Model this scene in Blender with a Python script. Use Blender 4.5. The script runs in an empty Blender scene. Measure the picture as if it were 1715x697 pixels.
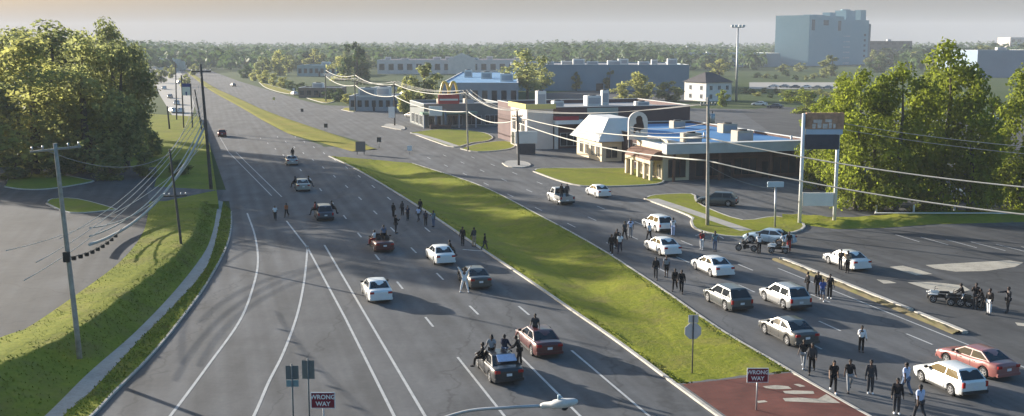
import bpy, bmesh, math, random
from mathutils import Vector, Matrix, Euler
from mathutils.geometry import tessellate_polygon

sc = bpy.context.scene
COL = sc.collection
RAD = math.radians

# ------------------------------------------------------------------ camera
F, CX, CY, CAM_H, YH = 1800.0, 857.5, 348.5, 19.0, 75.0
TH = math.atan((CY - YH) / F)
cam_d = bpy.data.cameras.new('camera')
cam_d.sensor_width = 36.0
cam_d.lens = 36.0 * F / 1715.0
cam_d.clip_start, cam_d.clip_end = 0.5, 9000
cam = bpy.data.objects.new('camera', cam_d)
COL.objects.link(cam)
cam.location = (0, 0, CAM_H)
cam.rotation_euler = (math.pi / 2 - TH, 0, 0)
sc.camera = cam

# ------------------------------------------------------------------ sky, sun, exposure
SUN_EL = RAD(11.5)
SUN_AZ = Vector((-0.775, 0.632, 0)).normalized()
SUN_DIR = Vector((SUN_AZ.x * math.cos(SUN_EL), SUN_AZ.y * math.cos(SUN_EL), math.sin(SUN_EL)))
w = bpy.data.worlds.new('World')
sc.world = w
w.use_nodes = True
nt = w.node_tree
bg = nt.nodes['Background']
sky = nt.nodes.new('ShaderNodeTexSky')
sky.sky_type = 'NISHITA'
sky.sun_disc = False
sky.sun_elevation = SUN_EL
sky.sun_rotation = math.atan2(SUN_AZ.x, SUN_AZ.y)
sky.altitude = 50
sky.air_density = 1.0
sky.dust_density = 2.5
hs = nt.nodes.new('ShaderNodeHueSaturation')
hs.inputs['Saturation'].default_value = 1.55
nt.links.new(sky.outputs[0], hs.inputs['Color'])
# a grey evening veil lies low over the horizon, clearer blue higher up
wtc = nt.nodes.new('ShaderNodeTexCoord')
wsep = nt.nodes.new('ShaderNodeSeparateXYZ')
nt.links.new(wtc.outputs['Generated'], wsep.inputs[0])
wr = nt.nodes.new('ShaderNodeMapRange')
wr.inputs['From Min'].default_value = 0.02; wr.inputs['From Max'].default_value = 0.45
wr.inputs['To Min'].default_value = 0.95; wr.inputs['To Max'].default_value = 0.0
nt.links.new(wsep.outputs['Z'], wr.inputs['Value'])
wv = nt.nodes.new('ShaderNodeValToRGB')
wv.color_ramp.elements[0].position = 0.0; wv.color_ramp.elements[0].color = (0.68, 0.68, 0.70, 1)
wv.color_ramp.elements[1].position = 0.12; wv.color_ramp.elements[1].color = (0.74, 0.745, 0.80, 1)
nt.links.new(wsep.outputs['Z'], wv.inputs['Fac'])
wm = nt.nodes.new('ShaderNodeMix'); wm.data_type = 'RGBA'
nt.links.new(wr.outputs[0], wm.inputs[0])
nt.links.new(hs.outputs[0], wm.inputs[6]); nt.links.new(wv.outputs[0], wm.inputs[7])
nt.links.new(wm.outputs[2], bg.inputs['Color'])
bg.inputs['Strength'].default_value = 0.105
sd = bpy.data.lights.new('sun', 'SUN')
sd.energy = 5.0
sd.angle = RAD(0.55)
sd.color = (1.0, 0.92, 0.80)
so = bpy.data.objects.new('sun', sd)
COL.objects.link(so)
so.location = (-200, 150, 120)
so.rotation_euler = SUN_DIR.to_track_quat('Z', 'Y').to_euler()
sc.view_settings.view_transform = 'Standard'
sc.view_settings.look = 'None'
sc.view_settings.exposure = 1.5
sc.view_settings.gamma = 1.0
sc.view_settings.use_curve_mapping = False
sc.render.engine = 'CYCLES'
sc.cycles.max_bounces = 5
sc.cycles.diffuse_bounces = 2
sc.cycles.glossy_bounces = 2
sc.cycles.transmission_bounces = 3
sc.cycles.volume_bounces = 0
sc.cycles.use_denoising = True
HAZE_DENSITY = 0.00018

# ------------------------------------------------------------------ geometry of the view, road grid
def G(px, py, z=0.0):
    """the point of the horizontal level z that a spot of the photograph shows"""
    a, b = (px - CX) / F, (CY - py) / F
    dy = b * math.sin(TH) + math.cos(TH)
    dz = b * math.cos(TH) - math.sin(TH)
    t = (z - CAM_H) / dz
    return Vector((a * t, dy * t, z))

def project(p):
    x, y, z = p[0], p[1], p[2] - CAM_H
    zc = y * math.cos(TH) - z * math.sin(TH)
    yc = y * math.sin(TH) + z * math.cos(TH)
    return CX + F * x / zc, CY - F * yc / zc

ROAD = RAD(15.69)
N = Vector((math.cos(ROAD), math.sin(ROAD), 0))       # across the road, to the right
D = Vector((-math.sin(ROAD), math.cos(ROAD), 0))      # along the road, away
def UV(u, v, z=0.0):
    p = N * u + D * v
    return Vector((p.x, p.y, z))

# ------------------------------------------------------------------ materials
def new_mat(name):
    m = bpy.data.materials.new(name)
    m.use_nodes = True
    n = m.node_tree
    return m, n, n.nodes['Principled BSDF']

def lin(c):
    return tuple(x for x in c[:3]) + (1.0,)

_mats = {}
def mat(name, col, rough=0.6, var=0.12, scale=3.0, metal=0.0, spec=0.3, bump=0.0, coat=0.0, coord='Object'):
    if name in _mats:
        return _mats[name]
    m, n, p = new_mat(name)
    tc = n.nodes.new('ShaderNodeTexCoord')
    nz = n.nodes.new('ShaderNodeTexNoise')
    nz.inputs['Scale'].default_value = scale
    nz.inputs['Detail'].default_value = 6
    nz.inputs['Roughness'].default_value = 0.65
    n.links.new(tc.outputs[coord], nz.inputs['Vector'])
    r = n.nodes.new('ShaderNodeValToRGB')
    r.color_ramp.elements[0].position = 0.3
    r.color_ramp.elements[1].position = 0.7
    r.color_ramp.elements[0].color = lin([max(0, c * (1 - var)) for c in col])
    r.color_ramp.elements[1].color = lin([min(1, c * (1 + var)) for c in col])
    n.links.new(nz.outputs['Fac'], r.inputs['Fac'])
    n.links.new(r.outputs[0], p.inputs['Base Color'])
    p.inputs['Roughness'].default_value = rough
    p.inputs['Metallic'].default_value = metal
    p.inputs['Specular IOR Level'].default_value = spec
    if coat:
        p.inputs['Coat Weight'].default_value = coat
        p.inputs['Coat Roughness'].default_value = 0.06
    if bump:
        b = n.nodes.new('ShaderNodeBump')
        b.inputs['Strength'].default_value = bump
        b.inputs['Distance'].default_value = 0.05
        n.links.new(nz.outputs['Fac'], b.inputs['Height'])
        n.links.new(b.outputs[0], p.inputs['Normal'])
    _mats[name] = m
    return m

def layered(name, stops, scale1, scale2, mixf=0.5, rough=0.9, bump=0.3, stretch=None, spec=0.2, extra=None, bdist=0.04):
    """two octave families of noise through one colour ramp, world scale"""
    m, n, p = new_mat(name)
    tc = n.nodes.new('ShaderNodeTexCoord')
    mp = n.nodes.new('ShaderNodeMapping')
    mp.inputs['Rotation'].default_value = (0, 0, -ROAD)
    if stretch:
        mp.inputs['Scale'].default_value = stretch
    n.links.new(tc.outputs['Object'], mp.inputs['Vector'])
    a = n.nodes.new('ShaderNodeTexNoise'); a.inputs['Scale'].default_value = scale1
    a.inputs['Detail'].default_value = 8; a.inputs['Roughness'].default_value = 0.6
    n.links.new(mp.outputs[0], a.inputs['Vector'])
    b = n.nodes.new('ShaderNodeTexNoise'); b.inputs['Scale'].default_value = scale2
    b.inputs['Detail'].default_value = 5; b.inputs['Roughness'].default_value = 0.7
    n.links.new(tc.outputs['Object'], b.inputs['Vector'])
    mx = n.nodes.new('ShaderNodeMix'); mx.inputs[0].default_value = mixf
    n.links.new(a.outputs['Fac'], mx.inputs[2]); n.links.new(b.outputs['Fac'], mx.inputs[3])
    r = n.nodes.new('ShaderNodeValToRGB')
    els = r.color_ramp.elements
    els[0].position, els[0].color = stops[0][0], lin(stops[0][1])
    els[1].position, els[1].color = stops[-1][0], lin(stops[-1][1])
    for pos, c in stops[1:-1]:
        e = els.new(pos); e.color = lin(c)
    n.links.new(mx.outputs[0], r.inputs['Fac'])
    out = r.outputs[0]
    if extra:
        out = extra(n, tc, mp, out)
    n.links.new(out, p.inputs['Base Color'])
    p.inputs['Roughness'].default_value = rough
    p.inputs['Specular IOR Level'].default_value = spec
    bp = n.nodes.new('ShaderNodeBump')
    bp.inputs['Strength'].default_value = bump; bp.inputs['Distance'].default_value = bdist
    n.links.new(b.outputs['Fac'], bp.inputs['Height'])
    n.links.new(bp.outputs[0], p.inputs['Normal'])
    return m

def track_extra(n, tc, mp, out):
    # polished wheel tracks along the lanes, oil drips between them, darker patches
    out = asphalt_extra(n, tc, mp, out)
    m2 = n.nodes.new('ShaderNodeMapping'); m2.inputs['Rotation'].default_value = (0, 0, -ROAD)
    n.links.new(tc.outputs['Object'], m2.inputs['Vector'])
    nw = n.nodes.new('ShaderNodeTexNoise'); nw.inputs['Scale'].default_value = 0.05
    n.links.new(m2.outputs[0], nw.inputs['Vector'])
    sp = n.nodes.new('ShaderNodeSeparateXYZ'); n.links.new(m2.outputs[0], sp.inputs[0])
    ma = n.nodes.new('ShaderNodeMath'); ma.operation = 'MULTIPLY_ADD'; ma.inputs[1].default_value = 2 * math.pi / 1.83
    n.links.new(sp.outputs['X'], ma.inputs[0]); n.links.new(nw.outputs['Fac'], ma.inputs[2])
    cs = n.nodes.new('ShaderNodeMath'); cs.operation = 'COSINE'; n.links.new(ma.outputs[0], cs.inputs[0])
    m3 = n.nodes.new('ShaderNodeMapping'); m3.inputs['Scale'].default_value = (1.0, 0.03, 1); n.links.new(m2.outputs[0], m3.inputs['Vector'])
    ns = n.nodes.new('ShaderNodeTexNoise'); ns.inputs['Scale'].default_value = 0.9; ns.inputs['Detail'].default_value = 6
    n.links.new(m3.outputs[0], ns.inputs['Vector'])
    npt = n.nodes.new('ShaderNodeTexNoise'); npt.inputs['Scale'].default_value = 0.16; npt.inputs['Detail'].default_value = 9; npt.inputs['Roughness'].default_value = .72
    n.links.new(tc.outputs['Object'], npt.inputs['Vector'])
    def mr(x, a, b, c, d):
        q = n.nodes.new('ShaderNodeMapRange'); q.inputs['From Min'].default_value = a; q.inputs['From Max'].default_value = b
        q.inputs['To Min'].default_value = c; q.inputs['To Max'].default_value = d; n.links.new(x, q.inputs['Value']); return q.outputs[0]
    def mul(x, y):
        q = n.nodes.new('ShaderNodeMath'); q.operation = 'MULTIPLY'; n.links.new(x, q.inputs[0]); n.links.new(y, q.inputs[1]); return q.outputs[0]
    k = mul(mul(mr(cs.outputs[0], -1, 1, .93, 1.06), mr(ns.outputs['Fac'], .35, .65, .84, 1.14)), mr(npt.outputs['Fac'], .32, .68, .76, 1.2))
    cb = n.nodes.new('ShaderNodeCombineColor')
    for i in range(3): n.links.new(k, cb.inputs[i])
    mx = n.nodes.new('ShaderNodeMix'); mx.data_type = 'RGBA'; mx.blend_type = 'MULTIPLY'; mx.inputs[0].default_value = 1
    n.links.new(out, mx.inputs[6]); n.links.new(cb.outputs[0], mx.inputs[7])
    return mx.outputs[2]

def asphalt_extra(n, tc, mp, out):
    # sealed cracks and a little patching
    v = n.nodes.new('ShaderNodeTexVoronoi'); v.feature = 'DISTANCE_TO_EDGE'; v.inputs['Scale'].default_value = 0.11
    nz = n.nodes.new('ShaderNodeTexNoise'); nz.inputs['Scale'].default_value = 0.5; nz.inputs['Detail'].default_value = 4
    n.links.new(tc.outputs['Object'], nz.inputs['Vector'])
    ad = n.nodes.new('ShaderNodeVectorMath'); ad.operation = 'MULTIPLY_ADD'
    ad.inputs[1].default_value = (2.5, 2.5, 0)
    n.links.new(nz.outputs['Color'], ad.inputs[0]); n.links.new(mp.outputs[0], ad.inputs[2])
    n.links.new(ad.outputs[0], v.inputs['Vector'])
    r = n.nodes.new('ShaderNodeValToRGB')
    r.color_ramp.elements[0].position = 0.0; r.color_ramp.elements[0].color = (0.72, 0.72, 0.72, 1)
    r.color_ramp.elements[1].position = 0.012; r.color_ramp.elements[1].color = (1, 1, 1, 1)
    n.links.new(v.outputs['Distance'], r.inputs['Fac'])
    mx = n.nodes.new('ShaderNodeMix'); mx.data_type = 'RGBA'; mx.blend_type = 'MULTIPLY'; mx.inputs[0].default_value = 1
    n.links.new(out, mx.inputs[6]); n.links.new(r.outputs[0], mx.inputs[7])
    return mx.outputs[2]

ASPHALT = layered('asphalt', [(0.3, (0.080, 0.082, 0.086)), (0.5, (0.104, 0.106, 0.110)), (0.72, (0.132, 0.133, 0.136))],
                  0.5, 3.0, 0.35, rough=0.85, bump=0.12, stretch=(1.0, 0.05, 1.0), extra=track_extra)
LOT = layered('lot_asphalt', [(0.3, (0.054, 0.055, 0.058)), (0.5, (0.074, 0.075, 0.077)), (0.72, (0.096, 0.096, 0.096))],
              0.12, 1.3, 0.4, rough=0.9, bump=0.12, extra=track_extra)
def grass_extra(n, tc, mp, out):
    nz = n.nodes.new('ShaderNodeTexNoise'); nz.inputs['Scale'].default_value = 0.33; nz.inputs['Detail'].default_value = 7; nz.inputs['Roughness'].default_value = .7
    n.links.new(tc.outputs['Object'], nz.inputs['Vector'])
    r = n.nodes.new('ShaderNodeValToRGB')
    r.color_ramp.elements[0].position = 0.48; r.color_ramp.elements[0].color = (0, 0, 0, 1)
    r.color_ramp.elements[1].position = 0.68; r.color_ramp.elements[1].color = (.75, .75, .75, 1)
    n.links.new(nz.outputs['Fac'], r.inputs['Fac'])
    mx = n.nodes.new('ShaderNodeMix'); mx.data_type = 'RGBA'
    mx.inputs[7].default_value = (0.20, 0.17, 0.055, 1)
    n.links.new(r.outputs[0], mx.inputs[0]); n.links.new(out, mx.inputs[6])
    return mx.outputs[2]
GRASS = layered('mown_grass', [(0.28, (0.105, 0.12, 0.018)), (0.45, (0.18, 0.20, 0.024)), (0.6, (0.245, 0.25, 0.034)), (0.78, (0.29, 0.25, 0.055))],
                0.16, 2.2, 0.5, rough=0.95, bump=.7, bdist=0.12, spec=0.05, extra=grass_extra)
DRYGRASS = layered('dry_grass', [(0.28, (0.15, 0.165, 0.03)), (0.5, (0.27, 0.25, 0.045)), (0.72, (0.36, 0.235, 0.09))],
                   0.1, 1.2, 0.5, rough=0.95, bump=0.8, bdist=0.15, spec=0.05)
LAND = layered('land', [(0.28, (0.04, 0.065, 0.022)), (0.5, (0.065, 0.095, 0.035)), (0.75, (0.10, 0.11, 0.05))],
               0.01, 0.2, 0.5, rough=1.0, bump=0.3, spec=0.05)
DIRT = layered('dirt', [(0.3, (0.10, 0.085, 0.05)), (0.5, (0.16, 0.13, 0.07)), (0.7, (0.12, 0.13, 0.035))], 0.5, 3, 0.5)
CONC = layered('concrete', [(0.3, (0.26, 0.245, 0.22)), (0.5, (0.36, 0.34, 0.31)), (0.72, (0.45, 0.43, 0.39))], 0.4, 4, 0.5, rough=0.9, bump=0.1)
KERBM = layered('kerb_concrete', [(0.3, (0.30, 0.28, 0.24)), (0.5, (0.45, 0.42, 0.37)), (0.72, (0.55, 0.52, 0.46))], 0.8, 5, 0.5, rough=0.9, bump=0.1)
PAINT = layered('road_paint', [(0.3, (0.16, 0.16, 0.16)), (0.44, (0.42, 0.42, 0.41)), (0.7, (0.58, 0.58, 0.57))], 1.5, 7, 0.5, rough=0.7, bump=0.05)
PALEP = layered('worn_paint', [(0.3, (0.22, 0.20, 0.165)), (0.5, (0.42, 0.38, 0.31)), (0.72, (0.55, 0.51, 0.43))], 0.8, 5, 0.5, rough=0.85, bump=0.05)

def brick_mat(name, c1, c2, mort, sx, sy, scale=1.0, rough=0.9, coord='Object', rot=None):
    m, n, p = new_mat(name)
    tc = n.nodes.new('ShaderNodeTexCoord')
    mp = n.nodes.new('ShaderNodeMapping')
    if rot: mp.inputs['Rotation'].default_value = rot
    n.links.new(tc.outputs[coord], mp.inputs['Vector'])
    b = n.nodes.new('ShaderNodeTexBrick')
    b.inputs['Color1'].default_value = lin(c1); b.inputs['Color2'].default_value = lin(c2); b.inputs['Mortar'].default_value = lin(mort)
    b.inputs['Scale'].default_value = scale; b.inputs['Brick Width'].default_value = sx; b.inputs['Row Height'].default_value = sy
    b.inputs['Mortar Size'].default_value = 0.012
    n.links.new(mp.outputs[0], b.inputs['Vector'])
    nz = n.nodes.new('ShaderNodeTexNoise'); nz.inputs['Scale'].default_value = 0.6; nz.inputs['Detail'].default_value = 6
    n.links.new(tc.outputs[coord], nz.inputs['Vector'])
    r = n.nodes.new('ShaderNodeValToRGB')
    r.color_ramp.elements[0].position = 0.3; r.color_ramp.elements[0].color = (0.72, 0.72, 0.72, 1)
    r.color_ramp.elements[1].position = 0.7; r.color_ramp.elements[1].color = (1.15, 1.12, 1.1, 1)
    n.links.new(nz.outputs['Fac'], r.inputs['Fac'])
    mx = n.nodes.new('ShaderNodeMix'); mx.data_type = 'RGBA'; mx.blend_type = 'MULTIPLY'; mx.inputs[0].default_value = 1
    n.links.new(b.outputs['Color'], mx.inputs[6]); n.links.new(r.outputs[0], mx.inputs[7])
    n.links.new(mx.outputs[2], p.inputs['Base Color'])
    p.inputs['Roughness'].default_value = rough
    p.inputs['Specular IOR Level'].default_value = 0.2
    return m

REDPAVE = brick_mat('red_paving', (0.17, 0.055, 0.042), (0.14, 0.047, 0.038), (0.11, 0.07, 0.055), 0.42, 0.2)
BROWNBRICK = brick_mat('brown_brick', (0.115, 0.07, 0.062), (0.085, 0.055, 0.05), (0.13, 0.11, 0.10), 0.6, 0.22, rot=(RAD(90), 0, 0))
GLASS = mat('dark_glass', (0.018, 0.021, 0.025), 0.07, 0.2, 1.0, spec=0.5)
SHOPGLASS = mat('shop_glass', (0.03, 0.035, 0.04), 0.12, 0.5, 0.6, spec=0.5)
TYRE = mat('tyre_rubber', (0.02, 0.02, 0.021), 0.85, 0.2, 8)
RIM = mat('rim_alloy', (0.45, 0.45, 0.46), 0.35, 0.1, 6, metal=0.7)
PLASTIC = mat('black_plastic', (0.025, 0.025, 0.027), 0.6, 0.2, 4)
CHROME = mat('chrome', (0.6, 0.6, 0.61), 0.2, 0.05, 4, metal=1.0)
TAIL = mat('tail_lamp', (0.35, 0.015, 0.012), 0.2, 0.2, 10, spec=0.5)
HEAD = mat('head_lamp', (0.6, 0.6, 0.6), 0.12, 0.1, 10, spec=0.6)
PLATE = mat('plate_white', (0.65, 0.66, 0.68), 0.5, 0.06, 10)
WOOD = mat('pole_wood', (0.34, 0.31, 0.27), 0.9, 0.3, 2.0, bump=0.4)
DARKWOOD = mat('dark_pole_wood', (0.085, 0.077, 0.07), 0.9, 0.3, 2.0, bump=0.4)
GALV = mat('galvanised', (0.42, 0.43, 0.44), 0.45, 0.12, 3, metal=0.5)
WHITEM = mat('white_metal', (0.72, 0.72, 0.71), 0.5, 0.06, 2)
CABLE = mat('cable_sheath', (0.42, 0.41, 0.37), 0.65, 0.15, 2)
THINW = mat('wire_metal', (0.2, 0.2, 0.2), 0.6, 0.15, 2)
BARK = mat('bark', (0.09, 0.075, 0.06), 0.95, 0.35, 3, bump=0.6)

def leaf_mat(name, c, var=0.35, trans=0.4):
    m, n, p = new_mat(name)
    tc = n.nodes.new('ShaderNodeTexCoord')
    nz = n.nodes.new('ShaderNodeTexNoise'); nz.inputs['Scale'].default_value = 0.55; nz.inputs['Detail'].default_value = 5
    n.links.new(tc.outputs['Object'], nz.inputs['Vector'])
    r = n.nodes.new('ShaderNodeValToRGB')
    r.color_ramp.elements[0].position = 0.3; r.color_ramp.elements[0].color = lin([x * (1 - var) for x in c])
    r.color_ramp.elements[1].position = 0.72; r.color_ramp.elements[1].color = lin([c[0] * (1 + var) * 1.1, c[1] * (1 + var), c[2]])
    n.links.new(nz.outputs['Fac'], r.inputs['Fac'])
    n.links.new(r.outputs[0], p.inputs['Base Color'])
    p.inputs['Roughness'].default_value = 0.65
    p.inputs['Specular IOR Level'].default_value = 0.15
    t = n.nodes.new('ShaderNodeBsdfTranslucent')
    n.links.new(r.outputs[0], t.inputs['Color'])
    mx = n.nodes.new('ShaderNodeMixShader'); mx.inputs[0].default_value = trans
    out = n.nodes['Material Output']
    n.links.new(p.outputs[0], mx.inputs[1]); n.links.new(t.outputs[0], mx.inputs[2]); n.links.new(mx.outputs[0], out.inputs['Surface'])
    return m

LEAF = {
    'olive': leaf_mat('olive_leaves', (0.33, 0.36, 0.15), .45, .65),
    'dark': leaf_mat('dark_leaves', (0.21, 0.25, 0.12), .4, .62),
    'fresh': leaf_mat('fresh_leaves', (0.21, 0.27, 0.045), 0.55, .62),
    'grey': leaf_mat('grey_green_leaves', (0.29, 0.33, 0.16), .45, .65),
    'far': leaf_mat('far_leaves', (0.07, 0.12, 0.05), .4, .4),
}

# ------------------------------------------------------------------ mesh helpers
def link(o, parent=None):
    COL.objects.link(o)
    if parent is not None:
        o.parent = parent
    return o

def obj(name, bm, m, parent=None, smooth=False):
    me = bpy.data.meshes.new(name)
    bmesh.ops.recalc_face_normals(bm, faces=bm.faces[:])
    if smooth:
        for f in bm.faces: f.smooth = True
    bm.to_mesh(me); bm.free()
    for x in (m if isinstance(m, (list, tuple)) else [m]):
        me.materials.append(x)
    return link(bpy.data.objects.new(name, me), parent)

def tag(o, label, cat, group=None, kind=None):
    o['label'] = label; o['category'] = cat
    if group: o['group'] = group
    if kind: o['kind'] = kind
    return o

def thing(name, label, cat, loc=(0, 0, 0), rz=0.0, group=None):
    o = bpy.data.objects.new(name, None)
    o.empty_display_size = 0.5
    COL.objects.link(o)
    o.location = loc; o.rotation_euler = (0, 0, rz)
    return tag(o, label, cat, group)

def struct(o):
    o['kind'] = 'structure'
    return o

def dup(root, loc, rz, label, group=None, scale=None):
    r = root.copy(); COL.objects.link(r); r.location = loc; r.rotation_euler = (0, 0, rz)
    r['label'] = label
    if group: r['group'] = group
    if scale: r.scale = scale
    for ch in list(root.children):
        c = ch.copy(); COL.objects.link(c); c.parent = r
        for g in list(ch.children):
            d = g.copy(); COL.objects.link(d); d.parent = c
    return r

def BM(): return bmesh.new()

def bx(bm, x0, x1, y0, y1, z0, z1, mi=0, mtx=None, bevel=0.0):
    vs = [Vector(c) for c in ((x0,y0,z0),(x1,y0,z0),(x1,y1,z0),(x0,y1,z0),(x0,y0,z1),(x1,y0,z1),(x1,y1,z1),(x0,y1,z1))]
    if mtx: vs = [mtx @ v for v in vs]
    v = [bm.verts.new(c) for c in vs]
    fs = [bm.faces.new([v[i] for i in q]) for q in ((3,2,1,0),(4,5,6,7),(0,1,5,4),(1,2,6,5),(2,3,7,6),(3,0,4,7))]
    for f in fs: f.material_index = mi
    if bevel:
        es = list({e for f in fs for e in f.edges})
        bmesh.ops.bevel(bm, geom=es, offset=bevel, segments=2, affect='EDGES')
    return fs

def poly(bm, pts, mi=0):
    f = bm.faces.new([bm.verts.new(p) for p in pts])
    f.material_index = mi
    return f

def flat(bm, pts):
    """a sheet from any outline, triangulated"""
    tris = tessellate_polygon([pts])
    vs = [bm.verts.new(p) for p in pts]
    for t in tris:
        try: bm.faces.new([vs[i] for i in t])
        except ValueError: pass
    for f in bm.faces:
        f.normal_update()
        if f.normal.z < 0: f.normal_flip()

def prism(bm, pts, z0, z1):
    """closed slab over an outline"""
    n = len(pts)
    a = [bm.verts.new((p[0], p[1], z0)) for p in pts]
    b = [bm.verts.new((p[0], p[1], z1)) for p in pts]
    for i in range(n):
        j = (i + 1) % n
        bm.faces.new((a[i], a[j], b[j], b[i]))
    for t in tessellate_polygon([[Vector((p[0], p[1], 0)) for p in pts]]):
        bm.faces.new([b[i] for i in t]); bm.faces.new([a[i] for i in reversed(t)])

def tube(bm, pts, r, seg=6, r2=None, cap=True, mi=0):
    pts = [Vector(p) for p in pts]
    n = len(pts)
    rings = []
    prev = None
    for i, p in enumerate(pts):
        t = (pts[min(i + 1, n - 1)] - pts[max(i - 1, 0)]).normalized()
        if prev is None:
            a = Vector((0, 0, 1)) if abs(t.z) < 0.9 else Vector((1, 0, 0))
            u = t.cross(a).normalized()
        else:
            u = (prev - t * prev.dot(t)).normalized()
        prev = u
        v = t.cross(u)
        rr = r if r2 is None else r + (r2 - r) * i / max(1, n - 1)
        if isinstance(r, (list, tuple)): rr = r[i]
        rings.append([bm.verts.new(p + (u * math.cos(k * 2 * math.pi / seg) + v * math.sin(k * 2 * math.pi / seg)) * rr) for k in range(seg)])
    for i in range(n - 1):
        for k in range(seg):
            f = bm.faces.new((rings[i][k], rings[i][(k + 1) % seg], rings[i + 1][(k + 1) % seg], rings[i + 1][k]))
            f.material_index = mi; f.smooth = True
    if cap:
        for q in (rings[0], rings[-1]):
            f = bm.faces.new(q); f.material_index = mi

def smooth_line(pts, sub=6):
    """Catmull-Rom through points"""
    pts = [Vector(p) for p in pts]
    out = []
    for i in range(len(pts) - 1):
        p0 = pts[i - 1] if i else pts[0] * 2 - pts[1]
        p1, p2 = pts[i], pts[i + 1]
        p3 = pts[i + 2] if i + 2 < len(pts) else p2 * 2 - p1
        for k in range(sub):
            t = k / sub
            out.append(0.5 * ((2 * p1) + (p2 - p0) * t + (2 * p0 - 5 * p1 + 4 * p2 - p3) * t * t + (3 * p1 - p0 - 3 * p2 + p3) * t ** 3))
    out.append(pts[-1])
    return out

def side(p, q):
    t = (q - p); t.z = 0; t.normalize()
    return Vector((t.y, -t.x, 0))       # to the right of travel

def offset(pts, d):
    out = []
    for i, p in enumerate(pts):
        s = side(pts[max(0, i - 1)], pts[min(len(pts) - 1, i + 1)])
        out.append(p + s * d)
    return out

def ribbon(bm, a, b, z=None, mi=0):
    va = [bm.verts.new(p if z is None else (p.x, p.y, z)) for p in a]
    vb = [bm.verts.new(p if z is None else (p.x, p.y, z)) for p in b]
    for i in range(len(a) - 1):
        f = bm.faces.new((va[i], va[i + 1], vb[i + 1], vb[i]))
        f.material_index = mi
        f.normal_update()
        if f.normal.z < 0: f.normal_flip()

def stripe(bm, pts, width, z):
    ribbon(bm, offset(pts, -width / 2), offset(pts, width / 2), z)

def kerb(bm, pts, width, z0, z1, closed=False):
    """a kerb stone line of rectangular section, chamfered, centred on the line"""
    if closed: pts = pts + [pts[0], pts[1]]
    prof = [(-width / 2, z0), (-width / 2, z1 - 0.03), (-width / 2 + 0.03, z1), (width / 2 - 0.03, z1), (width / 2, z1 - 0.03), (width / 2, z0)]
    rows = []
    for dd, zz in prof:
        rows.append([bm.verts.new((p.x, p.y, zz + p.z)) for p in offset(pts, dd)])
    for a, b in zip(rows, rows[1:]):
        for i in range(len(pts) - 1):
            bm.faces.new((a[i], a[i + 1], b[i + 1], b[i]))
    for e in (0, -1):
        if not closed: bm.faces.new([r[e] for r in rows])

def loft(bm, lines, jitter=0.0, cross=4, rng=None):
    """surface through several polylines with equal counts, subdivided across"""
    rows = []
    for li in range(len(lines) - 1):
        a, b = lines[li], lines[li + 1]
        for c in range(cross):
            t = c / cross
            edge = (li == 0 and c == 0)
            rows.append([p.lerp(q, t) + Vector((0, 0, 0 if edge or not rng else rng.uniform(-jitter, jitter))) for p, q in zip(a, b)])
    rows.append([p.copy() for p in lines[-1]])
    vs = [[bm.verts.new(p) for p in r] for r in rows]
    for a, b in zip(vs, vs[1:]):
        for i in range(len(a) - 1):
            f = bm.faces.new((a[i], a[i + 1], b[i + 1], b[i]))
            f.smooth = True
            f.normal_update()
            if f.normal.z < 0: f.normal_flip()

def resample(pts, n):
    pts = [Vector(p) for p in pts]
    L = [0]
    for a, b in zip(pts, pts[1:]): L.append(L[-1] + (b - a).length)
    out = []
    j = 0
    for k in range(n):
        s = L[-1] * k / (n - 1)
        while j < len(L) - 2 and L[j + 1] < s: j += 1
        t = (s - L[j]) / max(1e-6, L[j + 1] - L[j])
        out.append(pts[j].lerp(pts[j + 1], min(1, t)))
    return out

def text_mesh(name, body, size, m, parent, mtx, extrude=0.01, align='CENTER', bold=0.0, sx=1.0):
    cu = bpy.data.curves.new(name, 'FONT')
    cu.body = body; cu.size = size; cu.extrude = extrude; cu.align_x = align; cu.align_y = 'CENTER'
    cu.offset = bold
    cu.resolution_u = 3
    t = bpy.data.objects.new(name, cu)
    COL.objects.link(t)
    bpy.context.view_layer.update()
    dg = bpy.context.evaluated_depsgraph_get()
    me = bpy.data.meshes.new_from_object(t.evaluated_get(dg))
    bpy.data.objects.remove(t)
    me.transform(mtx @ Matrix.Diagonal((sx, 1, 1, 1)))
    me.materials.clear(); me.materials.append(m)
    return link(bpy.data.objects.new(name, me), parent)

# ================================================================== SETTING
rng = random.Random(7)
def GP(px): return [G(*p) for p in px]
def lotz(v): return 1.15 - 0.45 * min(1, max(0, (v - 70) / 80))
def GL(px, py, off=0.0):
    z = 1.0
    for _ in range(4):
        p = G(px, py, z)
        z = lotz(p.x * D.x + p.y * D.y)
    p = G(px, py, z); p.z += off
    return p

# --- land to the horizon, with an opening under the sunken median
bm = BM()
U0, U1, V0, V1 = 16, 40, 20, 203
BIG = 3000
for (a, b, c, d) in ((-BIG, U0, -400, BIG), (U1, BIG, -400, BIG), (U0, U1, -400, V0), (U0, U1, V1, BIG)):
    f = bm.faces.new([bm.verts.new(UV(*q, -0.03)) for q in ((a, c), (b, c), (b, d), (a, d))])
    f.normal_update()
    if f.normal.z < 0: f.normal_flip()
struct(obj('ground', bm, LAND))

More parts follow.
